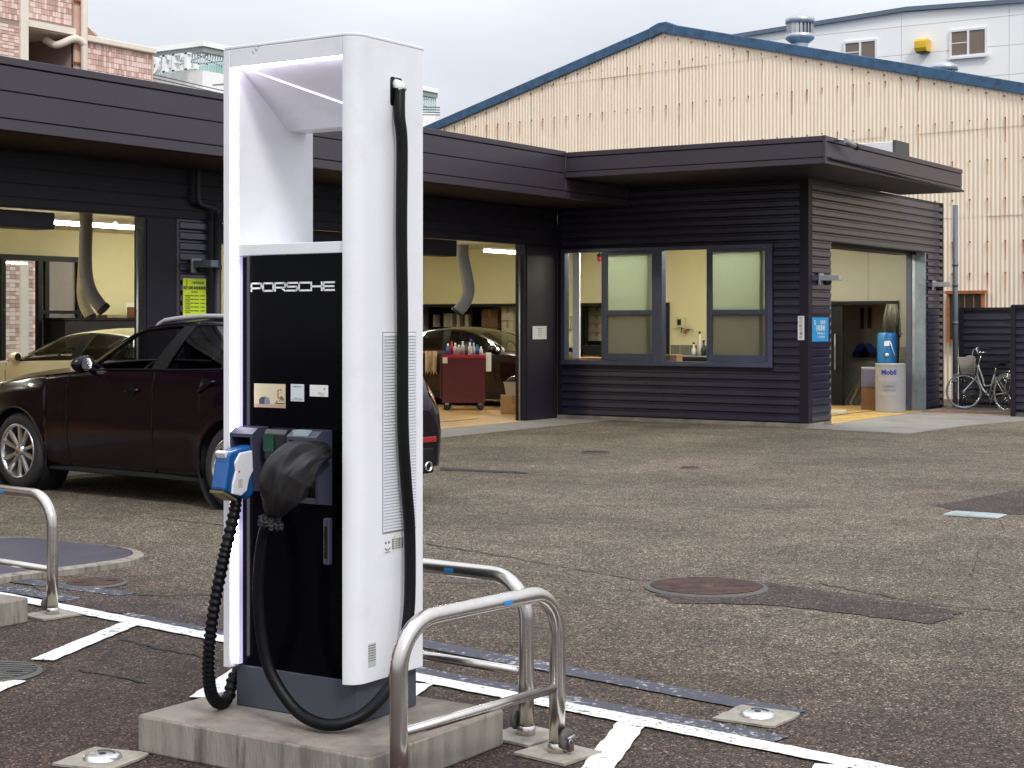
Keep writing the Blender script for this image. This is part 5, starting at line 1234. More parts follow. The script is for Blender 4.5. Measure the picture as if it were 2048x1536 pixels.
MB().tube([(.02,-.06,-.10),(.03,-.08,-.17),(.03,-.1,-.19)], .008, 6).build('outlet', BLACK, t)
t = wallthing('wall_dispenser', 'small cream box on the back wall at the left of the first window', 'dispenser', 1139, 645, .12, .26, .08, CRP)
MB().box(-.06,.02,-.084,-.0805,-.09,.0).build('dark_window', BLACK, t)
p = onY(1380,660,YW); t = thing('wall_tap', 'long armed tap on the back wall under the cream dispenser', 'tap', (p.x, YW, p.z))
MB().tube([(0,0,0),(-.06,-.07,0),(-.03,-.10,.01),(.10,-.12,.02),(.13,-.13,-.03)], .012, 8).build('tap_arm', STEEL, t); MB().box(-.10,-.05,-.09,-.04,-.07,.0).build('tap_handle', ORANGE, t)
p = onY(1199,515,YC+2.0); t = thing('alarm_lamp', 'small red lamp hanging inside the first window', 'lamp', (p.x, YC+2.0, p.z))
MB().lathe([(0,-.07),(.035,-.055),(.04,0),(.04,.01)], n=16).build('red_dome', mat('red_dome_plastic', (.35,.02,.02), .25), t); MB().lathe([(.045,.01),(.045,.06),(0,.06)], n=16).build('lamp_base', BLACK, t)
MB().tube([(0,0,.06),(0,0,2.98-p.z)], .008, 6).build('stem', BLACK, t)
t = thing('wash_stand', 'dark sink stand by the tiled wall in the third window', 'sink', (onY(1390,710,26.6).x, 26.6, 0))
MB().box(-.55,.45,-.25,.25,0,.86).build('stand_body', BLACK, t, bevel=.01); MB().box(-.5,.4,-.22,.2,.861,.88).build('basin', STEEL, t)
sx_ = onY(1390,710,26.6).x
for dx, hh, cl, nm in ((.02,.42,(.55,.55,.5),'white tube'),(-.10,.22,(.6,.6,.58),'white jug'),(.10,.26,(.015,.03,.03),'black funnel bottle'),(.22,.36,(.10,.09,.08),'dark nozzle bottle')):
    t = thing('bottle', nm + ' on the sink stand in the third window', 'bottle', (sx_+dx+.1, 26.55, .882))
    MB().lathe([(0,0),(.045,0),(.045,hh*.5),(.018,hh*.65),(.015,hh),(0,hh)], n=14).build('bottle_body', mat('sink_bottle', cl, .4), t)
    MB().lathe([(.02,hh*.94),(.02,hh+.02),(0,hh+.02)], n=10).build('cap', BLACK, t)
p = G(1410,760); t = thing('service_pipes', 'vertical service pipes by the third window post', 'pipe', (-10.95, 24.6, 0))
for dx, r in ((-.03,.022),(.03,.015),(.07,.010)): MB().tube([(dx,0,0),(dx,0,2.97)], r, 8).build('pipe', GRY, t)
MB().box(-.07,.10,-.03,.03,1.28,1.33).build('clamp', BLACK, t)
t = thing('grease_gun', 'dark green tool hanging on the service pipes', 'tool', (-10.88, 24.55, 1.05)); MB().tube([(0,0,0),(.03,-.02,.18),(0,-.02,.38)], [.03,.025,.015], 8).build('barrel', mat('dark_green_tool', (.01,.05,.045), .4), t); MB().tube([(0,-.02,.02),(-.06,-.04,-.06),(-.05,-.04,-.2)], .01, 6).build('nozzle', BLACK, t)
cp_ = onY(1342,711,YC+.35); carton('flat brown carton on the sill inside the third window', (cp_.x, YC+.36, .83), .28, .2, .17, 0)

# --- left bay: cabinet, box and paper at the back
cab = onX(246,640,XB); t = thing('tall_cabinet', 'dark tall cabinet against the cream wall behind the pale car', 'cabinet', (XB+.25, cab.y, 0))
MB().box(-.24,.24,-1.7,1.7,0,1.52).build('cabinet_body', DARKTRIM, t, bevel=.01); MB().box(-.24,.27,-1.75,1.75,1.522,1.56).build('cabinet_top', BLACK, t)
carton('small terracotta box on top of the dark tall cabinet', (XB+.25, onX(246,640,XB).y, 1.561), .18, .13, .18, 0, mat('terracotta_card', (.42,.19,.10), .7), tape=False)
for i, (dy, lab) in enumerate(((-.55,'pile of papers, left'),(.45,'flat tray, right'))):
    t = thing('paper_tray', lab + ' of the terracotta box on the dark cabinet', 'tray', (XB+.25, cab.y+dy, 1.561)); MB().box(-.12,.12,-.15,.15,0,.05).build('tray_body', mat('tray_tan', (.30,.22,.12), .6), t, bevel=.004)
t = thing('wall_paper', 'white paper sheet pinned on the cream wall above the dark cabinet', 'paper', (XB+.002, onX(263,618,XB).y, 1.72)); MB().box(0,.002,-.13,.13,-.10,.10).build('sheet', PAPER, t)
# --- behind the side opening: drum, tank, brooms, boxes, planks
dp = G(1781,824); DG = mat('grey_drum_paint', (.30,.30,.315), .38, var=.04); BL2 = mat('drum_blue_print', (.01,.03,.30), .5)
dr = thing('oil_drum', 'grey oil drum with blue lettering standing in the side opening', 'drum', (dp.x, dp.y, .007))
r = .245; pr = [(0,.0),(r-.01,.0),(r,.006),(r,.012)]
for i in range(30):
    z_ = .02+.75*i/29; b_ = sum(.010*math.exp(-((z_-c_)/.010)**2) for c_ in (.27,.52)); pr.append((r+b_, z_))
pr += [(r+.006,.785),(r+.004,.795),(r-.006,.795),(r-.010,.780),(0,.780)]
MB().lathe(pr, n=48).build('drum_shell', DG, dr)
va = math.atan2(-dp.y, -dp.x)
def wraptext(s, size, m_, z_, off=0, sx=1, bold=0):
    o = text(s, size, m_, dr, depth=.0006, sx=sx, bold=bold)
    for v in o.data.vertices:
        x_, y_, d_ = v.co.x+off, v.co.y, v.co.z; a = va + x_/r; R_ = r+.0015+d_
        v.co = (R_*math.cos(a), R_*math.sin(a), z_+y_)
wraptext('Mobil', .115, BL2, .655, -.03, .98, .004); wraptext('Synthetic', .062, mat('drum_text_blue', (.10,.11,.25), .5), .43, -.03); wraptext('Lubricant', .062, bpy.data.materials['drum_text_blue'], .365, -.02)
bp_ = Vector((dp.x-.30, dp.y+.66, .007)); BT = mat('blue_tank_paint', (.01,.12,.32), .4, var=.1)
t = thing('blue_tank', 'blue upright tank right behind the grey oil drum', 'tank', bp_)
MB().lathe([(0,0),(.15,0),(.165,.03),(.165,1.26),(.15,1.30),(0,1.31)], n=32).build('tank_shell', BT, t)
d2 = Vector((math.cos(va), math.sin(va), 0)); sd = Vector((-d2.y, d2.x, 0))
MB().lathe([(.03,0),(.03,.03),(0,.03)], c=d2*.165+Vector((0,0,.93)), M=d2.to_track_quat('Z','Y').to_matrix(), n=14).build('gauge', WHITE, t)
MB().poly([d2*.168+sd*x+Vector((0,0,z)) for x, z in ((-.05,1.08),(.04,1.08),(.045,1.17),(-.045,1.16))]).build('tag', PAPER, t, fix=False)
MB().tube([d2*.18+sd*.05+Vector((0,0,1.16)), d2*.18+sd*.13+Vector((0,0,.92))], .006, 6).build('hose_tail', WHITE, t)
t = thing('hanging_strips', 'bundle of silvery strips hanging above the blue tank', 'strip bundle', (bp_.x, bp_.y+.25, 1.80)); rnd = random.Random(8)
m = MB()
for i in range(34):
    x = rnd.uniform(-.13,.13); y = rnd.uniform(-.08,.08); l_ = rnd.uniform(.32,.55); m.tube([(x*.6,y,0),(x,y,-.2),(x*1.1+rnd.uniform(-.02,.02),y,-l_)], .006, 4)
m.build('strips', mat('silvery_strip', (.38,.36,.30), .35, .4, var=.3), t)
m = MB()
for i in range(30):
    c_ = Vector((rnd.uniform(-.22,.18), rnd.uniform(-.06,.10), rnd.uniform(-.60,-.46))); s_ = rnd.uniform(.02,.05)
    m.add([c_+Vector((rnd.uniform(-s_,s_),rnd.uniform(-s_,s_),rnd.uniform(-s_,s_))) for _ in range(4)], [(0,1,2),(0,1,3),(1,2,3),(0,2,3)])
m.build('dark_tassels', WELL, t)
for i, px in enumerate((1724,1739)):
    p = onY(px, 700, 28.9); t = thing('push_broom', 'blue push broom hanging on the wall, %s one' % ('left' if i == 0 else 'right'), 'broom', (p.x, 28.9, p.z))
    MB().box(-.16,.16,-.07,.03,-.13,-.05).build('bristles', mat('dark_bristles', (.01,.012,.06), .9, bump=.5, bscale=300), t)
    MB().prism([(-.16,-.05),(.16,-.05),(.10,.06),(.03,.12),(-.03,.12),(-.10,.06)], -.05, .01, 'y').build('head', mat('royal_blue_plastic', (.015,.04,.25), .4), t, bevel=.01)
    MB().tube([(0,-.02,.1),(.0,0,.75)], .012, 8).build('handle', GRY, t)
    MB().tube([(0,0,.40),(.0,0,.78)], .035, 8).build('grip', mat('maroon_grip', (.05,.012,.012), .6), t)
p = G(1733,820); carton('brown carton on the floor left of the grey oil drum', (p.x, p.y+.12, .008), .24, .28, .37, .3, m=BRB, tape=False)
t = thing('storage_case', 'purple grey plastic case on the carton beside the grey drum', 'case', (p.x+.03, p.y+.12, .379), .3); MB().box(-.15,.15,-.14,.14,0,.33).build('case_body', mat('purple_grey_plastic', (.11,.10,.16), .5), t, bevel=.012)
MB().box(-.155,.155,-.145,.145,.30,.345).build('lid', mat('pale_grey_plastic', (.25,.25,.28), .5), t, bevel=.01)
for i in range(3):
    a, b = onY(1690+i*9, 806, 27.7), onY(1727+i*5, 735+i*6, 28.3)
    t = thing('wood_plank', 'plank leaning behind the carton, %s' % ('leftmost', 'middle', 'rightmost')[i], 'plank', (a.x, a.y, 0))
    d_ = Vector((b.x-a.x, b.y-a.y, b.z)); m = MB(); m.tube([(0,0,.02), d_], .028, 4, smooth=False); m.build('board', mat('plank_wood', (.22,.15,.10) if i == 1 else (.08,.05,.035), .7), t)
p = G(1672,829); t = thing('white_bar', 'short white bar lying on the floor inside the side opening', 'bar', (p.x, p.y, .012), .2); MB().box(-.22,.16,-.05,.05,0,.06).build('bar_body', mat('off_white_bar', (.55,.52,.42), .6), t, bevel=.006)

# ================================================================ BICYCLE
rc_ = G(2006,826); rc_ = Vector((-7.74,26.75,0)); fc_ = Vector((-8.50,27.22,0)); hd = (fc_-rc_); wbk = hd.length; rzb = math.atan2(hd.y, hd.x)
bk = thing('bicycle', 'old silver city bicycle with front basket parked against the dark fence', 'bicycle', (rc_.x, rc_.y, .03), rzb)
BKM = mat('silver_green_frame', (.42,.48,.46), .3, .6); R_ = .298; BTY = mat('grey_bike_tyre', (.20,.20,.20), .6)
def bwheel(parent, cx, rot=None):
    def ring(r, n=40): return [Vector((r*math.cos(6.2832*i/n), 0, r*math.sin(6.2832*i/n))) for i in range(n)]
    w = MB().tube(ring(R_-.014), .014, 8, closed=True).build('wheel', BTY, parent); w.location = (cx, 0, R_)
    MB().tube(ring(R_-.034), .008, 6, closed=True).build('rim', CHROME, w)
    s_ = MB()
    for i in range(28):
        a = 6.2832*i/28; b = a+(.5 if i % 2 else -.5); s_.tube([(.02*math.cos(b),(.02 if i%2 else -.02),.02*math.sin(b)), ((R_-.036)*math.cos(a),0,(R_-.036)*math.sin(a))], .0016, 3)
    s_.build('spokes', CHROME, w); MB().tube([(0,-.045,0),(0,.045,0)], .018, 10).build('hub', GRY, w); return w
bwheel(bk, 0)
HB, HT = Vector((wbk-.20,0,.56)), Vector((wbk-.235,0,.74)); BB = Vector((.40,0,.245)); ST = Vector((.27,0,.60))
MB().tube(smooth_path([HB+Vector((0,0,.03)), Vector((wbk-.29,0,.42)), Vector((.50,0,.30)), BB], 6), .015, 8).build('down_tube', BKM, bk)
MB().tube(smooth_path([HT+Vector((0,0,-.03)), Vector((wbk-.34,0,.52)), Vector((.50,0,.40)), Vector((.345,0,.42))], 6), .014, 8).build('top_tube', BKM, bk)
MB().tube([BB, ST], .015, 8).build('seat_tube', BKM, bk)
MB().tube([HB, HT], .019, 8).build('head_tube', BKM, bk)
for y in (-.05,.05): MB().tube([ST+Vector((-.0,y*.3,-.03)), (0,y,R_)], .009, 6).build('seat_stay', BKM, bk); MB().tube([BB, (0,y,R_)], .009, 6).build('chain_stay', BKM, bk)
MB().tube([ST, ST+Vector((-.04,0,.13))], .012, 6).build('seat_post', CHROME, bk)
s_ = MB(); s_.prism([(.10,.735),(.36,.745),(.37,.765),(.20,.80),(.10,.81),(.07,.78)], -.07, .07, 'y'); s_.build('saddle', BLACK, bk, bevel=.03)
def fender(a0, a1, cx, par, r=R_+.02):
    rows = [[(cx+r*math.cos(a0+(a1-a0)*i/16), y, R_+r*math.sin(a0+(a1-a0)*i/16)-abs(y)*.15) for y in (-.028,-.014,0,.014,.028)] for i in range(17)]
    o = MB().grid(rows).build('mudguard', mat('pale_mudguard', (.60,.62,.60), .3, .3), par, fix=False); o.modifiers.new('s','SOLIDIFY').thickness = .003
fender(.5, 3.0, 0, bk)
for y in (-.05,.05): MB().tube([(.16,y,.66),(-.26,y,.66),(-.28,0,.66)], .006, 6).build('rack_rail', CHROME, bk); MB().tube([(-.12,y,.66),(0,y,R_)], .005, 6).build('rack_stay', CHROME, bk)
MB().box(-.33,-.28,-.03,.03,.60,.64).build('rear_reflector', REDP, bk)
cr_ = MB(); cr_.lathe([(.075,-.004),(.085,0),(.075,.004)], c=(BB.x,-.06,BB.z), M=Matrix.Rotation(math.pi/2,3,'X'), n=24); cr_.tube([BB+Vector((0,-.07,0)), BB+Vector((.06,-.08,-.14))], .009, 6); cr_.tube([BB+Vector((0,.07,0)), BB+Vector((-.06,.08,.14))], .009, 6); cr_.build('crank', GRY, bk)
for q in (Vector((.06,-.11,-.14)), Vector((-.06,.11,.14))): MB().box(BB.x+q.x-.04,BB.x+q.x+.04,q.y-.035,q.y+.035,BB.z+q.z-.012,BB.z+q.z+.012).build('pedal', BLACK, bk)
MB().box(0,.42,-.075,-.06,R_-.06,R_+.03).build('chain_cover', BLACK, bk, bevel=.01)
MB().tube([(0,-.05,R_-.02),(-.06,-.17,-.025)], .009, 6).build('kick_stand', CHROME, bk)
# steered front end: a group of parts turned about the head tube
stc = math.radians(52)
fe = MB().tube([HT+Vector((.0,0,-.0)), HT+Vector((-.045,0,.17))], .011, 8); fe = fe.build('steering_stem', CHROME, bk)
fe.location = (HT.x,0,0); fe.rotation_euler = (0,0,stc)
for v in fe.data.vertices: v.co.x -= HT.x
fx0 = wbk-HT.x
w = bwheel(fe, fx0)
for y in (-.05,.05): MB().tube(smooth_path([(HB.x-HT.x,y*.5,HB.z-.02),(fx0-.10,y,.42),(fx0-.02,y,R_+.03),(fx0,y,R_)], 5), .009, 6).build('fork_blade', BKM, fe)
fender(.9, 2.6, fx0, fe)
for sgn in (-1,1):
    p5 = smooth_path([(-.045,0,.905),(.0,sgn*.10,.93),(.02,sgn*.20,1.02),(-.06,sgn*.26,1.03),(-.19,sgn*.27,1.0)], 5)
    MB().tube(p5, .010, 8).build('handlebar', CHROME, fe); MB().tube(p5[-9:], .015, 8).build('grip', BLACK, fe)
    MB().tube([(.03,sgn*.2,1.0),(-.02,sgn*.24,.96),(-.12,sgn*.26,.95)], .005, 5).build('brake_lever', CHROME, fe)
MB().lathe([(0,.02),(.025,.015),(.028,0)], c=(-.03,-.10,.95), n=12).build('bell', CHROME, fe)
bas = MB(); tq = [(.06,-.17),(.34,-.15),(.34,.15),(.06,.17)]; zb_, zt_ = .60, .86
def bp2(u, f_):
    k = int(u) % 4; fr_ = u-int(u); a, b = tq[k], tq[(k+1) % 4]; x_ = a[0]*(1-fr_)+b[0]*fr_; y_ = a[1]*(1-fr_)+b[1]*fr_; s_ = .76+.24*f_
    return Vector((.06+(x_-.06)*s_+ (1-f_)*.0, y_*s_, zb_+(zt_-zb_)*f_+ (.03*f_ if .06 < x_ < .2 else 0)))
for i in range(56): bas.tube([bp2(i*4/56, 0), bp2(i*4/56, 1)], .0045, 4)
for j in range(9): bas.tube([bp2(i*4/32, j/8) for i in range(32)], .0035, 4, closed=True)
for k in range(8): bas.tube([Vector((.07+k*.027, -.12, zb_)), Vector((.07+k*.027, .12, zb_))], .003, 4)
bas.tube([bp2(i*4/32, 1.0) for i in range(32)], .008, 6, closed=True)
bas.build('basket', mat('beige_mesh_basket', (.30,.27,.24), .6), fe)
# cable bundle fixed in the basket area
MB().tube(smooth_path([(.0,-.12,.98),(.07,-.14,1.0),(.09,-.05,.85),(.02,0,.70)], 6), .004, 5).build('brake_cable', GRY, fe)
# ================================================================ BACKGROUND BUILDINGS
# ---- cream corrugated warehouse
WA = Vector((-9.30, 30.92, 0)); wrz = math.atan2(-.15597, .98776)
wh = thing('warehouse', 'cream corrugated warehouse gable with rust streaks and a blue edged roof', 'building', WA, wrz)
def corr_mat():
    m = mat('cream_corrugated_sheet', (.93,.81,.64), .55, var=.05, vscale=3, dirt=(.80,.60,.45), dscale=2.2, damt=.45, stretch=(4,4,.35)); return m
CORR = corr_mat(); AX, AZ = -7.61, 7.98
def roofz(x): return AZ - (.228 if x < AX else .256)*abs(x-AX)
rnd = random.Random(9)
SW = .72
rowsz = [(0,1.72),(1.70,3.52),(3.50,5.19),(5.17,7.07),(7.05,8.2)]
for ci in range(-24, 8):
    x0 = ci*SW; vis = -17 < x0 < 3.5
    for ri, (a, b) in enumerate(rowsz):
        if max(roofz(x0), roofz(x0+SW)) <= a+.02: continue
        n = 8*6; lo = []; hi = []; tl = rnd.uniform(-.004,.004)
        for i in range(n+1):
            x = SW*i/n; y = -.012*math.sin(2*math.pi*i/6) - ri*.010 - .006*(ci % 2) + tl
            xx = x0+x; zt_ = min(b, roofz(xx)-.02); lo.append((xx, y, a)); hi.append((xx, y, max(a+.001, zt_)))
        MB().grid([lo, hi]).build('corrugated_sheet', CORR, wh, fix=False)
        if not vis: continue
wb_ = MB(); pts = [(x, roofz(x)-.03) for x in (-22.5, AX, 7.0)]
wb_.prism([(-22.5,0)] + pts + [(7.0,0)], .03, .12, 'y'); wb_.build('wall_backing', CONC, wh)
# fasteners with rust streaks running down
bolt = MB(); streak = [MB(), MB()]
for rz_ in (2.42, 3.02, 3.83, 4.57, 5.34, 6.27, 7.22):
    x = -18.0
    while x < 3.6:
        if roofz(x) > rz_+.10:
            xx = x+.0225; yb = -.012-.010*4 if False else -.058
            bolt.box(xx-.011, xx+.011, yb-.004, yb+.03, rz_-.012, rz_+.012)
            if rnd.random() < .85:
                L_ = rnd.uniform(.10,.50); w0_ = rnd.uniform(.009,.018)
                streak[rnd.random() < .5].add([(xx-w0_, yb+.004, rz_), (xx+w0_, yb+.004, rz_), (xx+w0_*.3, yb+.006, rz_-L_), (xx-w0_*.3, yb+.006, rz_-L_)], [(0,1,2,3)])
        x += .36
x = -18.0
while x < 3.6: bolt.box(x-.014,x+.014,-.062,-.03,roofz(x)-.20,roofz(x)-.172); x += .36
bolt.build('rusty_bolts', RUST, wh, kind='stuff')
streak[0].build('rust_streaks', mat('rust_stain', (.42,.14,.045), .8, var=.3), wh, kind='stuff', fix=False); streak[1].build('rust_streaks', mat('pale_rust_stain', (.58,.36,.18), .8, var=.3), wh, kind='stuff', fix=False)
# blue verge flashing in lengths, laid one over the next
BLUEV = mat('weathered_blue_flashing', (.045,.115,.215), .6, var=.2, vscale=5, dirt=(.02,.03,.05), dscale=7, damt=.8)
for sgn, x_end, sl_ in ((-1,-22.5,.228),(1,7.0,.256)):
    L_ = 1.85; x = AX; k = 0
    while (x > x_end) if sgn < 0 else (x < x_end):
        x2 = x+sgn*L_; za, zb_ = roofz(x), roofz(x2); o_ = .004*(k % 2)
        m = MB(); P = [(x,za-.10),(x2+sgn*.03,zb_-.10-sl_*.03),(x2+sgn*.03,zb_+.12-sl_*.03),(x,za+.12)]
        m.prism(P, -.105-o_, .02, 'y'); m.build('verge_flashing', BLUEV, wh, bevel=.012, seg=1); x = x2; k += 1
MB().prism([(AX-.35,AZ-.35*.228+.125),(AX-.1,AZ+.13),(AX+.12,AZ+.13),(AX+.35,AZ-.35*.256+.125),(AX+.35,AZ-.2),(AX,AZ-.10),(AX-.35,AZ-.2)], -.125, .0, 'y').build('ridge_cap', BLUEV, wh, bevel=.015, seg=1)
m = MB()
for sgn, x_end in ((-1,-22.5),(1,7.0)): m.prism([(AX,AZ+.02),(x_end,roofz(x_end)+.02),(x_end,roofz(x_end)+.08),(AX,AZ+.08)], .0, 18, 'y')
m.build('roof', BLUEV, wh)
w_ = MB(); xa, xb_ = -.78, -.02; za, zb_ = 1.15, 2.03
for x in (xa, xb_-.05): w_.box(x, x+.05, -.13, -.06, za, zb_)
w_.box(xa-.03, xb_+.06, -.15, -.06, zb_, zb_+.06); w_.box(xa, xb_, -.13, -.06, za-.05, za)
for i in range(1, 5): w_.box(xa+i*.185-.008, xa+i*.185+.008, -.12, -.10, za, zb_)
wf_ = w_.build('window', ORANGE, wh); MB().box(xa+.05, xb_-.05, -.09, -.075, za, zb_).build('pane', mat('dusty_glass', (.05,.055,.045), .3), wf_)
# turbine roof ventilators
VENT = mat('galvanised_vent', (.48,.50,.52), .32, .85, var=.15, vscale=10)
def turbine(label, px, ytop, ybot, wpx, D):
    p = onD(px, ybot, D); s = wpx*D/FPX/2; h_ = (ybot-ytop)*D/FPX
    t = thing('roof_ventilator', label, 'ventilator', p)
    MB().lathe([(s*.55,-.9),(s*.55,0.06)], n=28).build('neck', VENT, t)
    MB().lathe([(s*.55,.0),(s*.95,h_*.14),(s,h_*.18),(s,h_*.30),(s*.92,h_*.31)], n=36).build('bottom_cone', VENT, t)
    MB().lathe([(s*.92,h_*.64),(s*1.0,h_*.65),(s*1.02,h_*.80),(s*.9,h_*.84),(s*.45,h_*.93),(s*.1,h_*.97),(0,h_)], n=36).build('top_dome', VENT, t)
    MB().lathe([(s*.62,h_*.28),(s*.62,h_*.68)], n=24).build('inner_drum', WELL, t)
    v_ = MB().box(-.012,.012,-s*.13,s*.13,h_*.29,h_*.67).mesh('vane', VENT)
    for i in range(18):
        a = 6.2832*i/18; link('vane', v_, t, (s*.82*math.cos(a), s*.82*math.sin(a), 0), (0,0,a+.5))
turbine('large silver turbine ventilator standing on the warehouse roof', 1600, 26, 88, 58, 36.5)
turbine('second silver ventilator half hidden behind the blue roof edge at the right', 1888, 121, 180, 54, 35.0)

# ---- white panelled factory behind
YWB = 53.0
wbld = thing('white_factory', 'white panelled factory building behind the warehouse at the top right', 'building', (0, YWB, 0))
WPAN = mat('white_wall_panel', (.92,.90,.86), .5, var=.02, vscale=.6)
rl = [onY(1440,82,YWB), onY(1815,23,YWB), onY(2300,-12,YWB)]
def rtop(x):
    a, b = (rl[0], rl[1]) if x < rl[1].x else (rl[1], rl[2]); return a.z+(b.z-a.z)*(x-a.x)/(b.x-a.x)
xs0 = rl[0].x-.5; pw, phh = 3.6, .95; x = xs0
while x < rl[2].x+4:
    z_ = 0
    while z_ < rtop(x)-.02 or z_ < rtop(x+pw)-.02:
        ta, tb = min(z_+phh-.012, rtop(x)), min(z_+phh-.012, rtop(x+pw))
        if ta > z_+.02 or tb > z_+.02:
            MB().prism([(x+.006,z_),(x+pw-.006,z_),(x+pw-.006,max(z_+.01,tb)),(x+.006,max(z_+.01,ta))], 0, .05, 'y').build('wall_panel', WPAN, wbld, fix=False)
        z_ += phh
    x += pw
MB().prism([(xs0,0),(xs0,rtop(xs0)-.05),(rl[1].x,rl[1].z-.05),(rl[2].x+4,rtop(rl[2].x+4)-.05),(rl[2].x+4,0)], .052, 14, 'y').build('building_core', mat('panel_joint_grey', (.45,.45,.46), .7), wbld)
for a, b in ((xs0, rl[1].x), (rl[1].x, rl[2].x+4)):
    MB().prism([(a,rtop(a)),(b,rtop(b)),(b,rtop(b)+.14),(a,rtop(a)+.14)], -.15, 14, 'y').build('roof_edge', mat('slate_blue_coping', (.12,.15,.20), .5), wbld)
def wwin(px0, px1, py0, py1):
    a, b = onY(px0, py0, YWB), onY(px1, py1, YWB); f = MB(); t_ = .07
    f.box(a.x,b.x,-.07,-.001,a.z-t_,a.z); f.box(a.x,b.x,-.07,-.001,b.z,b.z+t_); xm = (a.x+b.x)/2
    for x_ in (a.x, xm-t_/2, b.x-t_): f.box(x_, x_+t_, -.068, -.001, b.z+t_, a.z-t_)
    o = f.build('window', WHITE, wbld); MB().box(a.x-.1,b.x+.1,-.14,-.071,b.z-.06,b.z).build('sill', WHITE, o)
    for x_, x2_ in ((a.x+t_, xm-t_/2), (xm+t_/2, b.x-t_)):
        MB().box(x_, x2_, -.035, -.025, b.z+t_, a.z-t_).build('pane', mat('brown_blind_glass', (.20,.15,.11), .3) if 'brown_blind_glass' not in bpy.data.materials else bpy.data.materials['brown_blind_glass'], o)
    MB().box(a.x+t_, xm-t_/2, -.045, -.036, (a.z+b.z)/2, (a.z+b.z)/2+.03).build('blind_rail', WHITE, o)
wwin(1688,1755,84,125); wwin(1900,1975,61,110)
a, b = onY(1838,82,YWB), onY(1862,104,YWB); YH = mat('yellow_vent_hood', (.75,.46,.02), .4)
v = MB(); v.prism([(-.001,b.z),(-.42,b.z-.02),(-.50,b.z+.10),(-.50,a.z-.08),(-.38,a.z),(-.001,a.z)], a.x, b.x, 'x'); o = v.build('vent_hood', YH, wbld, bevel=.02)
MB().box(a.x+.03,b.x-.03,-.42,-.05,b.z-.04,b.z-.021).build('vent_grille', BLACK, o)

# ---- pink tiled apartment house at the left
XP = -27.0
pk = thing('tiled_house', 'pink tiled apartment house with balcony recess rising behind the garage roof', 'building', (XP, 0, 0))
TL = [mat('pink_tile_a', (.64,.42,.36), .45, var=.08), mat('pink_tile_b', (.80,.62,.56), .45, var=.08), mat('pink_tile_c', (.54,.34,.29), .45, var=.08)]
PINKR = mat('pink_render', (.66,.44,.36), .7, var=.06); CREAMR = mat('cream_band', (.78,.70,.60), .6, var=.04)
def PP(px, py): q = onX(px, py, XP); return q.y, q.z
y303, zc = PP(303,146); y165, z70 = PP(165,70); y145 = PP(146,60)[0]; y50 = PP(51,60)[0]; y42 = PP(41,60)[0]; y0_ = PP(-80,60)[0]
_, ztop_tile = PP(165,82); _, zslabT = PP(51,40); _, zslabB = PP(51,53)
rndt = random.Random(21)
def tiles(ya, yb, za, zb__, tw, th, xo=0.0, mx=99999, name='wall_tiles'):
    m = MB(); c = 0; z_ = zb__-th
    while z_ > za-.001:
        y_ = ya; off = 0
        while y_ + tw*.5 < yb:
            k = rndt.choice((0,0,1,1,1,2)); y2 = min(y_+tw-.008, yb)
            m.add([(xo+.012,y_,z_),(xo+.012,y2,z_),(xo+.012,y2,z_+th-.012),(xo+.012,y_,z_+th-.012),(xo,y_-.003,z_-.003),(xo,y2+.003,z_-.003),(xo,y2+.003,z_+th-.009),(xo,y_-.003,z_+th-.009)],
                  [(0,1,2,3),(4,5,1,0),(5,6,2,1),(6,7,3,2),(7,4,0,3)], k); y_ += tw; c += 1
        z_ -= th
    m.build(name, TL, pk, kind='stuff', fix=False)
z3 = ztop_tile
mort = mat('tile_mortar', (.34,.25,.22), .9)
core = MB(); core.box(-8,-.001,y145,y303,0,z70); core.box(-8,-.001,-12,y50,0,16); core.box(-8,-2.2,y50,y145,0,16); core.box(-2.2,-.001,y50,y145,0,4.6); core.box(-2.2,-.001,y50,y145,zslabT+.01,16)
core.build('house_core', mort, pk)
tiles(y165, y303-.02, 3.2, z3, .075, .118)
tiles(y50+.04, y145-.05, zslabT+.02, zslabT+4.2, .075, .118)
tiles(y0_-6, y42-.05, 3.2, zslabT-.15, .15, .072)
tiles(y0_-6, y42-.05, zslabT-.14, zslabT+4.2, .075, .118)
# lower part seen through the open bay
tiles(18.5, 25.6, 0.3, 3.15, .15, .085)
MB().box(0,.06,y42-.04,y50+.03,0,16).build('cream_column', CREAMR, pk); MB().box(-.3,.10,y50+.03,y145,zslabB,zslabT).build('balcony_slab', CREAMR, pk)
MB().box(-2.19,-.02,y50+.031,y145,zslabB-.02,zslabB-.001).build('balcony_soffit', CREAMR, pk)
MB().box(-2.19,-2.1,y50+.031,y145,4.6,zslabB-.021).build('recess_wall', PINKR, pk)
MB().box(-.05,.05,y145-.0,y165-.02,0,16).build('pink_column', PINKR, pk)
MB().box(-.02,.12,y165-.0,y303+.05,z3,z70).build('parapet_band', CREAMR, pk, bevel=.02)
MB().box(-8,-.0,y303+.0,y303+.05,0,z3).build('end_wall', PINKR, pk)
q1, q2 = PP(165,42), PP(196,74)
MB().prism([(q1[0],q1[1]+.05),(q2[0],q2[1]+.03),(q2[0],q2[1]-.1),(q1[0],q2[1]-.1)], -.30, -.06, 'x').build('stair_gable', mat('brown_pink_panel', (.35,.20,.16), .6), pk)
MB().tube([(-.18,q1[0],q1[1]+.09),(-.18,q2[0]+.10,q2[1]+.04)], .06, 6).build('gable_edge', CREAMR, pk)
dpy = PP(158,60)[0]
MB().tube([(.16,dpy,0),(.16,dpy,16)], .075, 12).build('drain_pipe', CREAMR, pk)
e1 = PP(112,76); e2 = PP(150,80)
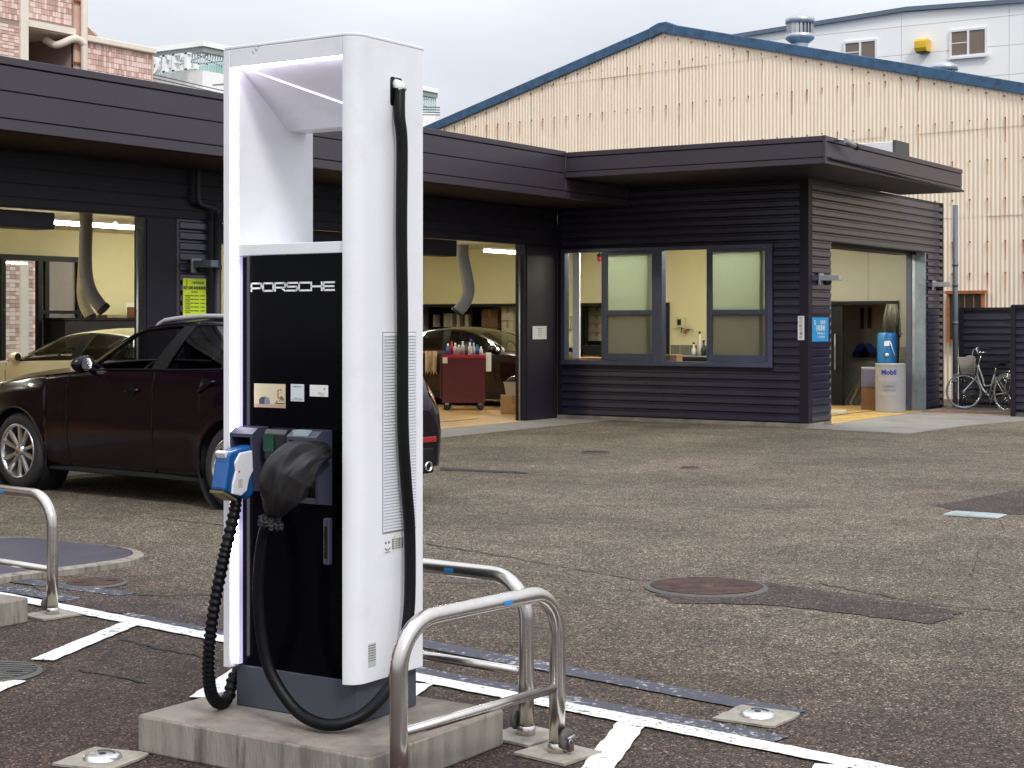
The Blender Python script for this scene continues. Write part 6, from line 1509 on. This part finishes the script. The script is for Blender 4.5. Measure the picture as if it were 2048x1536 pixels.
MB().tube(smooth_path([(-.35,e1[0],e1[1]),(-.1,e1[0]+.1,e1[1]-.12),(.12,e1[0]+.35,e1[1]+.02),(.15,e2[0],e2[1]-.02),(.16,dpy,e2[1]-.1)], 6), .08, 10).build('drain_elbow', CREAMR, pk)
for zz in (PP(158,5)[1], PP(158,128)[1]): MB().box(.05,.1,dpy-.2,dpy+.1,zz-.02,zz+.02).build('pipe_bracket', RUST, pk)

# ---- hotel roof screen in the distance
HD = 90; hc = onD(405,90,HD); YHt, XHt = hc.y, hc.x
ht = thing('hotel_building', 'distant white hotel with louvred roof screen and large roof letters', 'building', (XHt, YHt, 0))
zt_ = onY(405,83,YHt).z; zb1 = onY(405,140,YHt).z; HW = mat('hotel_white', (.92,.92,.90), .6, var=.02); STL = mat('screen_steel', (.10,.14,.15), .5); LVM = mat('pale_green_louvre', (.52,.66,.63), .5)
MB().box(-26,0,0,22,0,zb1).build('hotel_block', HW, ht); MB().box(-26.3,.3,-.3,.3,zt_-.30,zt_).build('screen_beam', HW, ht); MB().box(-.3,.3,.3,22,zt_-.30,zt_).build('screen_beam', HW, ht)
MB().box(-26.2,.2,-.15,.12,zt_-.62,zt_-.305).build('screen_rail', mat('rail_grey', (.28,.32,.31), .6), ht); MB().box(-.2,.2,.12,22,zt_-.62,zt_-.305).build('screen_rail', bpy.data.materials['rail_grey'], ht)
lv = MB(); y = -26
while y < 0: lv.box(y, y+.045, -.03, .03, zb1, zt_-.6); y += .20
y = 0
while y < 22: lv.box(-.03, .03, y, y+.045, zb1, zt_-.6); y += .20
lv.build('louvres', LVM, ht, kind='stuff')
br = MB(); zz0, zz1 = zb1+.35, zt_-.7
for i in range(9):
    xa = -26+i*2.9
    br.tube([(xa,.3,zz0),(xa+2.9,.3,zz1)], .035, 4); br.tube([(xa,.3,zz1),(xa+2.9,.3,zz0)], .035, 4)
    br.tube([(-.35,i*2.4,zz0),(-.35,i*2.4+2.4,zz1)], .035, 4); br.tube([(-.35,i*2.4,zz1),(-.35,i*2.4+2.4,zz0)], .035, 4)
br.build('cross_braces', STL, ht)
MB().box(-26,-.4,2.2,2.3,zb1,zb1+(zt_-zb1)*.45).build('inner_screen', mat('teal_screen', (.36,.60,.56), .6), ht)
MB().box(-1.1,-1.0,2.3,22,zb1,zb1+(zt_-zb1)*.45).build('inner_screen', bpy.data.materials['teal_screen'], ht)
pL = onY(392,120,YHt-.5); lx = pL.x-XHt; lz = onY(350,127,YHt-.5).z; lh = .95
def serif(chh, x, w):   # block roman letters from bars, x is the left edge
    m = MB(); s, t_ = .20, .085; y0__, y1__ = -.75, -.45
    def b(x0, x1, z0_, z1_): m.box(x+x0, x+x1, y0__, y1__, lz-lh/2+z0_, lz-lh/2+z1_)
    if chh == 'H': b(.05,.05+s,0,lh); b(w-.05-s,w-.05,0,lh); b(.05+s,w-.05-s,lh*.46,lh*.54); [b(x_,x_+s+.12,z_,z_+t_) for x_ in (0,w-s-.11) for z_ in (-.001,lh-t_+.001)]
    if chh == 'T': b(w/2-s/2,w/2+s/2,0,lh); b(0,w,lh-t_,lh+.001); b(w/2-.2,w/2+.2,-.001,t_); b(0,.06,lh-.25,lh-t_); b(w-.06,w,lh-.25,lh-t_)
    if chh in 'EL':
        b(.05,.05+s,0,lh); b(0,w,-.001,t_); b(w-.07,w,t_,.27)
        if chh == 'E': b(0,w,lh-t_,lh+.001); b(w-.07,w,lh-.25,lh-t_); b(.05+s,w*.72,lh*.47,lh*.55)
        else: b(0,.36,lh-t_,lh+.001)
    if chh == 'O':
        n = 28; outr = [(x+w/2+w/2*math.cos(6.2832*i/n), lz+lh/2*1.04*math.sin(6.2832*i/n)) for i in range(n)]; inr = [(x+w/2+(w/2-s)*math.cos(6.2832*i/n), lz+(lh/2-.09)*math.sin(6.2832*i/n)) for i in range(n)]
        for i in range(n):
            j = (i+1) % n; m.prism([outr[i],outr[j],inr[j],inr[i]], y0__, y1__, 'y')
    m.build('roof_letter', HW, ht)
for chh, pa, pb in (('H',266,290),('O',294,320),('T',323,339),('E',346,367),('L',371,394)):
    xa = onY(pa,120,YHt-.6).x-XHt; xb2 = onY(pb,120,YHt-.6).x-XHt; serif(chh, xa, xb2-xa)
# overhead cables near the hotel
cb_ = thing('overhead_cables', 'thin overhead cables running past the hotel towards the charging post', 'cable', onD(290,150,48))
o_ = onD(290,150,48)
for k in range(4):
    a, b = onD(290,146+k*7,48)-o_, onD(880,215+k*5,44)-o_; mid = (a+b)/2-Vector((0,0,.35))
    MB().tube(smooth_path([a, mid, b], 8), .012, 4).build('cable', BLACK, cb_)
MB().tube([onD(425,170,47)-o_, onD(450,168,47)-o_], [.02,.04], 8).build('cable_joint', GRY, cb_)
# plain ground-hugging town behind, so the yard does not end in nothing
TOWN = [mat('far_wall_a', (.45,.43,.40), .8), mat('far_wall_b', (.35,.36,.38), .8)]
for i, (x, y, w__, d__, h__, lab) in enumerate(((-75,40,14,10,9,'grey plain block far left, hidden behind the tiled house'),(14,60,18,12,7,'low grey block far right beyond the factory'))):
    t = thing('town_block', lab, 'building', (x,y,0)); MB().box(-w__/2,w__/2,-d__/2,d__/2,0,h__).build('wall', TOWN[i % 2], t); MB().box(-w__/2-.2,w__/2+.2,-d__/2-.2,d__/2+.2,h__,h__+.25).build('roof', DARKTRIM, t)
    for k in range(4): MB().box(-w__/2+1+k*3.2,-w__/2+2.6+k*3.2,-d__/2-.05,-d__/2-.001,h__-3,h__-1.5).build('window', BLACK, t)
